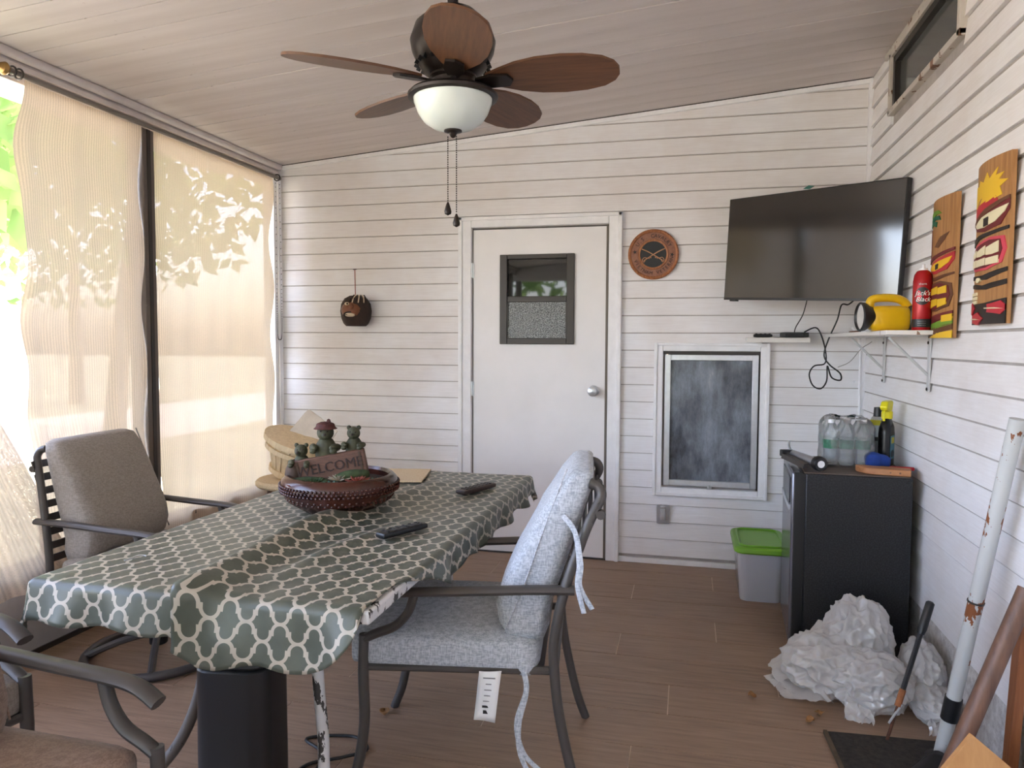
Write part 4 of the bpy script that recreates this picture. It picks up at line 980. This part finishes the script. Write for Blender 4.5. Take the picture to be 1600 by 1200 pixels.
t, paint, el = tiki('tall tiki mask with yellow and red flame hair, the nearer of two', 2.615, 1.373, 1.882, .26)
paint('flame_hair', rdd, [(0.0, .26), (.62, .235), (.66, .27), (0, .335)])
paint('flame_hair', yel, [(0, .12), (.14, .15), (.2, .1), (.3, .14), (.42, .075), (.48, .12), (.64, .07), (.6, .115), (.74, .11), (.66, .145), (.8, .16), (.68, .19), (.72, .24), (.62, .25), (0, .265)])
paint('brow', brn, [(0, .35), (.4, .295), (1, .255), (1, .275), (.45, .325), (0, .375)], .004)
e = paint('eye', dred, [(.03, .375), (.3, .32), (.95, .275), (.9, .34), (.72, .415), (.42, .435), (.15, .415)], .003)
w_ = paint('eye_white', cream, [(.1, .375), (.35, .34), (.84, .305), (.78, .345), (.64, .39), (.42, .408), (.2, .4)], .005, e)
paint('pupil', blk, [(.42, .355), (.52, .35), (.52, .4), (.42, .403)], .007, e)
paint('carved_line', blk, [(0, .46), (.25, .445), (.6, .44), (1, .43), (1, .45), (.6, .462), (.25, .475), (0, .505)], .003)
mo = paint('mouth', org, [(.02, .54), (.2, .5), (.55, .475), (.78, .485), (.82, .56), (.76, .64), (.5, .67), (.15, .665), (.02, .65)], .003)
mo2 = paint('mouth_rim', dred, [(.04, .55), (.22, .515), (.55, .492), (.73, .50), (.765, .56), (.71, .632), (.48, .655), (.16, .652), (.04, .64)], .0045, mo)
for u0, u1 in ((.05, .22), (.24, .48), (.5, .72)):
    paint('tooth', cream, [(u0, .56-.05*u0), (u1, .545-.05*u1), (u1, .575), ((u0+u1)/2, .583), (u0, .58)], .0065, mo); paint('tooth', cream, [(u0, .60), (u1, .595), (u1, .64), (u0, .642)], .0065, mo)
paint('carved_line', blk, [(0, .69), (.4, .70), (1, .67), (1, .695), (.5, .73), (0, .715)], .003)
paint('nose_ring', cream, el(.3, .725, .07, .016), .006)
paint('carved_line', blk, [(.0, .745), (.18, .745), (.45, .765), (.98, .74), (.98, .77), (.5, .79), (.25, .78), (0, .765)], .003)
for i in range(3): paint('small_tooth', cream, [(0, .80+i*.026), (.26, .798+i*.026), (.26, .818+i*.026), (0, .82+i*.026)], .004)
paint('cloth_band', blk, [(0, .875), (.5, .87), (1, .85), (1, 1), (0, 1)], .003)
for cu, cv in ((.72, .905), (.28, .965), (.03, .9)):
    f_ = paint('hibiscus', rdd, [(min(1, max(0, cu+(.2 if i % 2 == 0 else .15)*math.cos(i*math.pi/5))), cv+(.042 if i % 2 == 0 else .032)*math.sin(i*math.pi/5)) for i in range(10)], .006)
    if cu > .1: paint('stamen', cream, [(cu-.2, cv-.004), (cu-.02, cv-.002), (cu+.14, cv+.008), (cu-.02, cv+.006), (cu-.2, cv+.002)], .008, f_)
t, paint, el = tiki('tiki mask with green palm leaf and yellow teeth beside the aerosol can', 3.07, 1.333, 1.85, .26)
for pts, mt in (([(0, .11), (.2, .075), (.42, .085), (.52, .115), (.35, .11), (.15, .13)], grn), ([(0, .13), (.2, .115), (.45, .125), (.5, .16), (.3, .145), (.1, .16)], dgn), ([(0, .155), (.18, .145), (.38, .165), (.36, .2), (.2, .175), (.05, .185)], dgn)): paint('palm_leaf', mt, pts, .003)
paint('trunk', dred, [(0, .2), (.05, .2), (.05, .40), (0, .41)], .002)
paint('dark_knot', brn, [(.3, .34), (.5, .28), (.72, .26), (.62, .31), (.45, .355)], .0015)
paint('brow', dred, [(0, .42), (.5, .395), (1, .375), (1, .395), (.5, .42), (0, .45)], .004)
e = paint('eye', rdd, [(.05, .49), (.3, .445), (.92, .405), (.9, .46), (.7, .52), (.4, .54), (.15, .53)], .003)
paint('eye_white', yel, [(.13, .49), (.35, .462), (.8, .435), (.74, .475), (.58, .505), (.38, .518), (.2, .51)], .005, e)
paint('pupil', blk, [(.42, .475), (.5, .47), (.5, .505), (.42, .51)], .007, e)
paint('carved_line', brn, [(0, .55), (.3, .565), (1, .545), (1, .56), (.4, .59), (0, .58)], .003)
mo = paint('mouth', brn, [(.02, .65), (.2, .61), (.55, .595), (.8, .62), (.84, .70), (.76, .78), (.45, .81), (.1, .8)], .003)
paint('mouth_rim', dred, [(.06, .655), (.24, .625), (.55, .61), (.74, .635), (.78, .70), (.7, .765), (.44, .795), (.13, .785)], .0045, mo)
for u0, u1 in ((.08, .26), (.28, .5), (.52, .72)):
    paint('tooth', yel, [(u0, .645), (u1, .632), (u1, .685), (u0, .69)], .0065, mo); paint('tooth', yel, [(u0, .725), (u1, .72), (u1, .765), (u0, .785)], .0065, mo)
for mt, v in ((dred, .82), (grn, .875), (brn, .91), (yel, .95)):
    paint('painted_stripe', mt, [(0, v+.06), (.35, v+.02), (.65, v+.0), (1, v-.01), (1, v+.03), (.65, v+.045), (.35, v+.075), (0, min(1, v+.11))] if v < .94 else [(.2, 1), (.5, .965), (1, .95), (1, 1)], .003)
paint('yellow_patch', yel, [(.62, .842), (1, .832), (1, .88), (.62, .888)], .004)

# ================================================================ FRIDGE CORNER
FR = thing('mini_fridge', 'black mini fridge in the back right corner', 'fridge', (.432, 3.285, 0), R(-3))
FH = .765
MB().bb((.055, 0, .02), (.462, .5, FH)).build('cabinet', MFRIDGE, FR, bevel=.006)
MB().bb((.04, .004, .03), (.055, .496, FH-.004)).build('gasket', MBLACK, FR)
dr = MB().bb((0, 0, .03), (.04, .5, FH+.002)).build('door', MFDOOR, FR, bevel=.008)
MB().bb((.012, -.002, .03), (.04, .002, FH+.003)).build('door_edge', MBLACK, dr)
MB().bb((-.004, .06, FH-.14), (.004, .44, FH-.03)).build('handle_recess', flat('dark recess', (40, 44, 50), .2), dr)
MB().bb((-.008, .05, FH-.17), (.004, .45, FH-.145)).build('handle_bar', MALU, dr, bevel=.003)
for x in (.08, .43):
    for y in (.03, .47): MB().lathe([(.014, 0), (.014, .022)], (x, y, 0), 10).build('foot', MBLACK, FR)
MB().lathe([(1e-4, 0), (.008, 0), (.006, .004), (1e-4, .004)], (.447, -.001, FH-.016), 10, Matrix.Rotation(R(90), 3, 'X')).build('hinge_screw', MBLACK, FR)
MB().bb((.05, .005, FH), (.455, .495, FH+.004)).build('top_panel', plain('dusty brown top', (92, 80, 72), .6, var=.2), FR)
FT = FH+.005
# ---- water bottles
MLAB = plain('teal bottle label', (44, 126, 132), .45, var=.35, scale=45); MLABG = plain('green bottle label', (52, 112, 84), .45, var=.4, scale=45)
def bottle():
    b = thing('water_bottle', 'clear plastic water bottle inside the shrink-wrapped pack on the fridge', 'bottle', (0, 0, 0), 0, 'water bottles in the shrink-wrapped pack')
    pr = [(1e-4, .006), (.02, .002), (.028, .006), (.031, .014), (.031, .03), (.029, .036), (.031, .042), (.029, .05), (.031, .056), (.029, .064), (.031, .072), (.0305, .118), (.031, .122), (.029, .128), (.031, .134), (.030, .145), (.024, .163), (.015, .178), (.0125, .184), (.0125, .192)]
    MB().lathe(pr, n=18).build('bottle_body', MPET, b)
    MB().lathe([(.0312, .078), (.0314, .079), (.0314, .116), (.0312, .117)], n=18).build('label_band', MLAB, b)
    MB().lathe([(1e-4, .205), (.0135, .205), (.0145, .203), (.0145, .19), (.0135, .189)], n=14).build('cap', MTRIM, b)
    return b
b0 = bottle(); k = 0; OX, OY = .640, 3.505
for j in range(4):
    for i in range(3):
        b = b0 if k == 0 else copy_tree(b0)
        b.location = (OX+i*.0655+.012*(j % 2)-.02+.012*j*.3, OY+j*.066, FT); b.rotation_euler = (0, 0, k*1.1)
        if k % 3 == 0:
            for ch_ in b.children:
                if ch_.name.startswith('label_band'): ch_.data = ch_.data.copy(); ch_.data.materials[0] = MLABG
        if j == 0: b['label'] = ('leftmost front', 'middle front', 'rightmost front')[i]+' water bottle of the shrink-wrapped pack on the fridge'
        elif k > 2: b['label'] = 'clear plastic water bottle in the rear rows of the shrink-wrapped pack'
        k += 1
def wrapf(u, v):
    a = 2*math.pi*u; hx2, hy2 = .105, .140
    sx = math.copysign(abs(math.cos(a))**.42, math.cos(a)); sy = math.copysign(abs(math.sin(a))**.42, math.sin(a))
    k = 1 if v < .72 else 1-.55*((v-.72)/.28)**1.6
    z = .005+.205*min(1, v/.9)+.004*math.sin(a*7)*v
    w = 1+.035*noise.noise(Vector((math.cos(a)*3, math.sin(a)*3, v*6)))
    return (hx2*sx*k*w, hy2*sy*k*w, z)
wp = MB().grid(wrapf, 72, 22).build('shrink_wrap', MWRAP, angle=180, fix=False, loc=(OX+.06, OY+.099, FT)); tag(wp, 'clear shrink wrap around the pack of water bottles on the fridge', 'plastic wrap')
# ---- aerosol and trigger bottle
ac = thing('lubricant_can', 'silver and yellow aerosol can with black cap on the fridge', 'spray can', (.858, 3.712, FT)); ac.scale = (1.1, 1.1, 1.2)
MB().lathe([(1e-4, 0), (.028, 0), (.03, .004), (.03, .155), (.028, .16)], n=24).build('body', plain('silver printed can', (172, 180, 186), .3, .4, var=.15, scale=40), ac)
MB().lathe([(.0302, .138), (.0303, .156), (.028, .160)], n=24).build('yellow_band', flat('lemon yellow', (222, 214, 40), .4), ac)
MB().lathe([(.0303, .078), (.0304, .079), (.0304, .092), (.0303, .093)], n=24).build('black_band', MBLACK, ac)
MB().lathe([(.03, .158), (.024, .168), (.018, .171)], n=24).build('shoulder', MALU, ac)
MB().lathe([(.0195, .168), (.019, .175), (.017, .205), (1e-4, .207)], n=20).build('cap', MBLACK, ac)
sp = thing('trigger_spray_bottle', 'black trigger spray bottle with bright yellow head on the fridge', 'spray bottle', (.866, 3.59, FT), R(62)); sp.scale = (1.2, 1.1, 1.16)
q = rr(.085, .048, .02)
m = MB()
rings = [(1, 0), (1, .12), (.93, .145), (.62, .172), (.42, .182)]
vs = [(x*s_, y*(s_ if s_ > .6 else s_*1.3), z) for s_, z in rings for x, y in q]; n = len(q)
m.add(vs, [(i*n+k, i*n+(k+1) % n, (i+1)*n+(k+1) % n, (i+1)*n+k) for i in range(len(rings)-1) for k in range(n)]+[tuple(reversed(range(n))), tuple(range((len(rings)-1)*n, len(rings)*n))])
m.build('body', flat('glossy black plastic', (20, 20, 22), .25), sp)
lb = MB().bb((-.03, -.0252, .025), (.022, -.0242, .115)).build('label_panel', plain('blue product label', (70, 128, 146), .4, var=.3, scale=40), sp)
MB().bb((-.02, -.0262, .085), (.012, -.0252, .108)).build('yellow_patch', flat('label yellow', (214, 196, 40), .4), lb)
MB().ell((-.004, -.0255, .045), (.022, .0012, .014)).build('dark_patch', MBLACK, lb)
MYE2 = flat('lemon plastic', (232, 220, 30), .35)
MB().lathe([(.02, .178), (.021, .182), (.021, .204), (.017, .208)], n=16).build('collar', MYE2, sp)
MB().prism([(x, -.014, z) for x, z in ((-.052, .226), (-.045, .214), (-.02, .206), (.02, .206), (.034, .24), (.02, .248), (-.035, .246))], [(x, .014, z) for x, z in ((-.052, .226), (-.045, .214), (-.02, .206), (.02, .206), (.034, .24), (.02, .248), (-.035, .246))]).build('spray_head', MYE2, sp, bevel=.004)
MB().tube(sm([(-.03, 0, .215), (-.042, 0, .195), (-.04, 0, .172)], 4), .005, 6).build('trigger', MYE2, sp)
# ---- other bits on the fridge
bc = rbox((.10, .075, .062), .026, 8, .1, lambda c: c+Vector((.004*noise.noise(c*45), .004*noise.noise(c*45+Vector((5, 0, 0))), .007*noise.noise(c*38+Vector((0, 9, 0))))))
bo = bc.build('blue_cloth', plain('royal blue cloth', (28, 62, 142), .8, var=.25, scale=30), angle=180, loc=(.805, 3.475, FT+.031)); bo.rotation_euler = (0, R(8), R(20)); tag(bo, 'crumpled royal blue cloth in front of the spray bottles on the fridge', 'cloth')
pn = thing('pliers', 'red-handled pliers beside the wooden block on the fridge', 'pliers', (.842, 3.405, FT), R(-35))
for s in (-1, 1): MB().tube(sm([(-.005, 0, .012), (.03, s*.014, .014), (.06, s*.022, .016), (.085, s*.014, .018)], 5), .008, 8).build('handle', flat('red grip', (176, 36, 44), .5), pn)
MB().tube(sm([(0, 0, .012), (-.035, 0, .012), (-.06, 0, .010)], 4), [.011]*4+[.010, .008, .006, .005, .003], 8, flat=.7).build('jaws', MDARKFR, pn)
kb = thing('wooden_block', 'orange-brown wooden knife block lying flat on the fridge edge', 'wooden block', (.79, 3.318, FT), R(-14))
p2 = [(-.105, .05), (-.10, .02), (-.06, -.025), (-.02, -.038), (.105, -.028), (.105, .045)]
MB().prism([(x, y, 0) for x, y in p2], [(x, y, .026) for x, y in p2]).build('block', MBOARD, kb, bevel=.004)
for x in (.03, .065): MB().lathe([(1e-4, 0), (.004, 0), (.003, .002), (1e-4, .002)], (x, -.033, .013), 8, Matrix.Rotation(R(90), 3, 'X')).build('rivet', MBROWNW, kb)
gd = thing('folded_scope_tool', 'grey tubular gadget with black ringed end cap on the fridge corner', 'gadget', (.515, 3.42, FT), R(14))
rY = Matrix.Rotation(R(-90), 3, 'X')
MB().tube([(0, -.10, .034), (-.012, .16, .034)], .021, 16).build('tube_body', flat('brushed grey metal', (150, 150, 154), .3, .7), gd)
ec = MB().lathe([(1e-4, -.012), (.026, -.012), (.031, -.006), (.031, .02), (.024, .026)], (.001, -.118, .034), 24, rY).build('end_cap', MBLACK, gd)
MB().lathe([(.012, -.0135), (.015, -.0138), (.015, -.0125), (.012, -.012)], (.001, -.118, .034), 24, rY).build('silver_ring', MTRIM, ec)
MB().ell((.001, -.131, .034), (.003, .002, .003)).build('centre_dot', MTRIM, ec)
MB().prism([(-.035, -.08, .01), (-.03, -.08, .03), (-.045, .13, .045), (-.052, .13, .022)], [(-.055, -.08, .008), (-.05, -.08, .026), (-.065, .13, .04), (-.07, .13, .02)]).build('side_plate', MDARKFR, gd)
MB().box((-.04, .15, .04), (.05, .03, .03)).build('clamp', MBLACK, gd, bevel=.004)
MB().tube(sm([(-.02, .15, .055), (-.012, .19, .068), (-.008, .2, .09)], 4), .006, 8).build('hook', MALU, gd)
# ---- storage bin
sb_ = thing('storage_bin', 'cloudy plastic storage bin with lime green lid beside the fridge', 'storage bin', (.375, 4.04, 0))
m = MB(); q = rr(.235, .40, .045); n = len(q)
vs = [(x*s_, y*s_, z) for s_, z in ((.80, .004), (.84, .0), (.86, .012), (1.02, .262)) for x, y in q]
m.add(vs, [(i*n+k, i*n+(k+1) % n, (i+1)*n+(k+1) % n, (i+1)*n+k) for i in range(3) for k in range(n)]+[tuple(range(n))])
m.build('tub', MBIN, sb_)
q2 = rr(.272, .436, .055); q3 = rr(.21, .36, .04)
MB().prism([(x, y, .252) for x, y in q2], [(x*.985, y*.985, .285) for x, y in q2]).build('lid', MLID, sb_, bevel=.009)
MB().tube([(x, y, .288) for x, y in q3], .006, 6, closed=True).build('lid_ridge', MLID, sb_)
MB().prism([(x*.8, y*.85, .012) for x, y in rr(.2, .36, .03)], [(x*.9, y*.9, .19) for x, y in rr(.2, .36, .03)]).build('contents', plain('pale contents', (188, 186, 196), .8, var=.06), sb_)

# ================================================================ FLOOR CLUTTER, RIGHT
def bag(name, label, parts, seed, loc):
    t = thing(name, label, 'plastic bag', loc)
    bm = bmesh.new(); off = Vector((seed*7.3, seed*2.1, 0))
    for (c, r, sub) in parts:
        res = bmesh.ops.create_icosphere(bm, subdivisions=sub, radius=1)
        for v in res['verts']:
            d = v.co.normalized(); a = d*2.1+off+Vector(c)*3
            v1 = noise.voronoi(a*1.5)[0]; v2 = noise.voronoi(a*3.4+Vector((2, 5, 1)))[0]
            nn = (1-abs(noise.noise(a*.9))*1.9)*.13+.12-.20*(v1[1]-v1[0])-.03*(v2[1]-v2[0])
            p = Vector((d.x*r[0], d.y*r[1], d.z*r[2]))*(.80+nn)
            p += Vector(c)
            if p.z < .004: p = Vector((p.x*1.05, p.y*1.05, .004+.010*abs(noise.noise(Vector((p.x*30, p.y*30, seed))))))
            v.co = p
    m = MB(); bm.verts.index_update(); m.v = [tuple(v.co) for v in bm.verts]; m.f = [tuple(v.index for v in f.verts) for f in bm.faces]; bm.free()
    m.build('film', MBAG, t, angle=60)
    return t
bg = bag('plastic_bag', 'large crumpled white plastic bag heaped against the fridge', [((.06, .08, .17), (.13, .13, .185), 6), ((-.06, .0, .11), (.17, .15, .12), 6), ((.07, -.08, .09), (.15, .14, .115), 6)], 1, (.585, 2.915, 0))
def flap(pts, seed):
    n = 14
    def fn(u, v):
        a = Vector(pts[0]).lerp(Vector(pts[1]), u); b = Vector(pts[3]).lerp(Vector(pts[2]), u); p = a.lerp(b, v)
        return p+Vector((.012*noise.noise(Vector((u*5, v*5, seed))), .012*noise.noise(Vector((u*5, v*5, seed+4))), .022*abs(noise.noise(Vector((u*6, v*6, seed+9))))))
    return MB().grid(fn, n, n)
flap([(-.26, .08, .05), (-.06, .12, .23), (-.10, -.06, .12), (-.24, -.02, .02)], 2).build('loose_flap', MBAG, bg, angle=60)
flap([(-.28, .06, .012), (-.12, .02, .10), (-.06, -.16, .03), (-.22, -.10, .006)], 5).build('loose_flap', MBAG, bg, angle=60)
flap([(-.02, -.14, .10), (.08, -.17, .09), (.05, -.24, .006), (-.04, -.22, .006)], 8).build('loose_flap', MBAG, bg, angle=60)
bg2 = bag('plastic_bag', 'smaller crumpled white plastic bag against the right wall behind the black-handled tool', [((0, .06, .10), (.075, .14, .13), 5), ((.0, -.08, .055), (.075, .12, .07), 5)], 3, (.850, 2.87, 0))
flap([(-.03, -.12, .07), (.04, -.12, .07), (.03, -.21, .006), (-.05, -.22, .006)], 12).build('loose_flap', MBAG, bg2, angle=60)
stk = thing('grill_tool', 'thin black-handled rusty tool propped in front of the white plastic bags', 'tool', (.655, 2.585, 0))
A = Vector((0, 0, .006)); B = Vector((.165, .165, .43))
L = lambda t: tuple(A.lerp(B, t))
MB().tube([L(.34), L(.6), L(.78)], .0085, 8).build('shaft', MBLACK, stk)
MB().tube([L(.76), L(.80), L(.99), L(1)], [.011, .015, .014, .008], 10).build('grip', MBLACK, stk)
MB().tube([L(0), L(.1), L(.30)], .005, 8).build('rusty_rod', plain('rusted iron', (84, 50, 34), .8, var=.5, scale=60), stk)
MB().tube([L(.24), L(.36)], .0105, 8).build('ferrule', plain('rust collar', (150, 92, 54), .7, var=.3, scale=50), stk)
MB().tube([tuple(Vector(L(.10))+Vector((-.008, 0, .010))), tuple(Vector(L(.24))+Vector((.012, 0, .008)))], .004, 6).build('clip', MALU, stk)
# rusty white pole
wp_ = thing('rusty_pole', 'tall white painted pole with rust spots leaning on the right wall', 'pole', (.795, 2.515, 0))
a = Vector((0, 0, .02)); b = Vector((.110, -.165, 1.10)); L2 = lambda t: tuple(a.lerp(b, t))
MB().tube([L2(0), L2(1)], .0215, 14).build('tube', MPOLE, wp_)
MB().tube([L2(.115), L2(.185)], .025, 14).build('sleeve', MBLACK, wp_)
MB().tube([L2(.48), L2(.485)], .024, 12).build('collar_ring', MDARKFR, wp_)
MB().lathe([(1e-4, 0), (.05, 0), (.045, .012), (.024, .02), (1e-4, .02)], n=16).build('foot', MBLACK, wp_)
bp = thing('brown_pole', 'thick weathered brown wooden pole leaning in the bottom right corner', 'pole', (.665, 2.18, 0))
MB().tube([(0, 0, .01), (.243, .07, .645)], .0245, 14).build('shaft', MBROWNW, bp)
MB().tube([(.205, .085, .53), (.24, .094, .62)], .010, 8).build('red_strip', flat('dark red tape', (120, 26, 34), .5), bp)
pb = thing('pine_board', 'honey coloured pine board standing on its corner at the bottom right', 'board', (.745, 2.07, 0), R(10))
rp = Matrix.Rotation(R(40), 3, 'Y'); rp2 = Matrix.Rotation(R(-8), 3, 'X')
m = MB().box((0, 0, 0), (.215, .016, .215), rp2 @ rp); m.v = [(x, y, z+.152) for x, y, z in m.v]; m.build('panel', MORANGE, pb)
m = MB().box(rp2 @ rp @ Vector((.114, 0, 0)), (.014, .03, .24), rp2 @ rp); m.v = [(x, y, z+.152) for x, y, z in m.v]; m.build('edge_strip', MBROWNW, pb)
lt = MB().bb((-.012, -.022, 0), (.012, .022, .62)).build('wood_lath', MREDW, loc=(.905, 2.315, 0)); lt.rotation_euler = (R(2), R(1.5), 0); tag(lt, 'reddish wooden lath standing against the wall at the right frame edge', 'lath')
mt_ = thing('doormat', 'dark worn doormat on the floor in front of the white bags', 'doormat', (.70, 2.37, 0), R(3))
rbox((.45, .48, .010), .004, 6).build('pad', MMAT, mt_).location = (0, 0, .006)
MB().bb((-.226, -.24, 0), (-.214, .24, .013)).build('border', plain('frayed edge', (84, 70, 54), .9, var=.3), mt_)
dp = MB().grid(lambda u, v: (.10*(u-.5)*(1+v), -.17*v, .05*(1-v)*(1-(2*u-1)**2)+.012+.01*v), 10, 8).build('dustpan', MBLACK, loc=(.765, 2.44, .006)); sd = dp.modifiers.new('s', 'SOLIDIFY'); sd.thickness = .005; dp.rotation_euler = (0, 0, R(-20)); tag(dp, 'black plastic dustpan at the foot of the rusty white pole', 'dustpan')
# ---- dead leaves / crumbs on the floor
MDRY = plain('dry leaf', (150, 108, 66), .8, var=.3, scale=80)
for i, (x, y, lb_) in enumerate(((.25, 2.80, 'curled dry leaf on the floor left of the white bag'), (.47, 2.72, 'dry leaf scrap at the front of the white bag'), (.43, 2.66, 'dry leaf scrap by the corner of the doormat'), (-1.02, 2.36, 'tiny dry scrap on the floor under the right chair'))):
    lf_ = MB().grid(lambda u, v: (.03*(u-.5), .018*(v-.5)*(1-(2*u-1)**2)*2, .005+.010*(2*v-1)**2+.004*math.sin(u*6)), 6, 4).build('dry_leaf', MDRY, loc=(x, y, .001)); lf_.rotation_euler = (0, 0, i*1.7); s_ = lf_.modifiers.new('s', 'SOLIDIFY'); s_.thickness = .0008; tag(lf_, lb_, 'leaf', 'dry leaves on the floor')
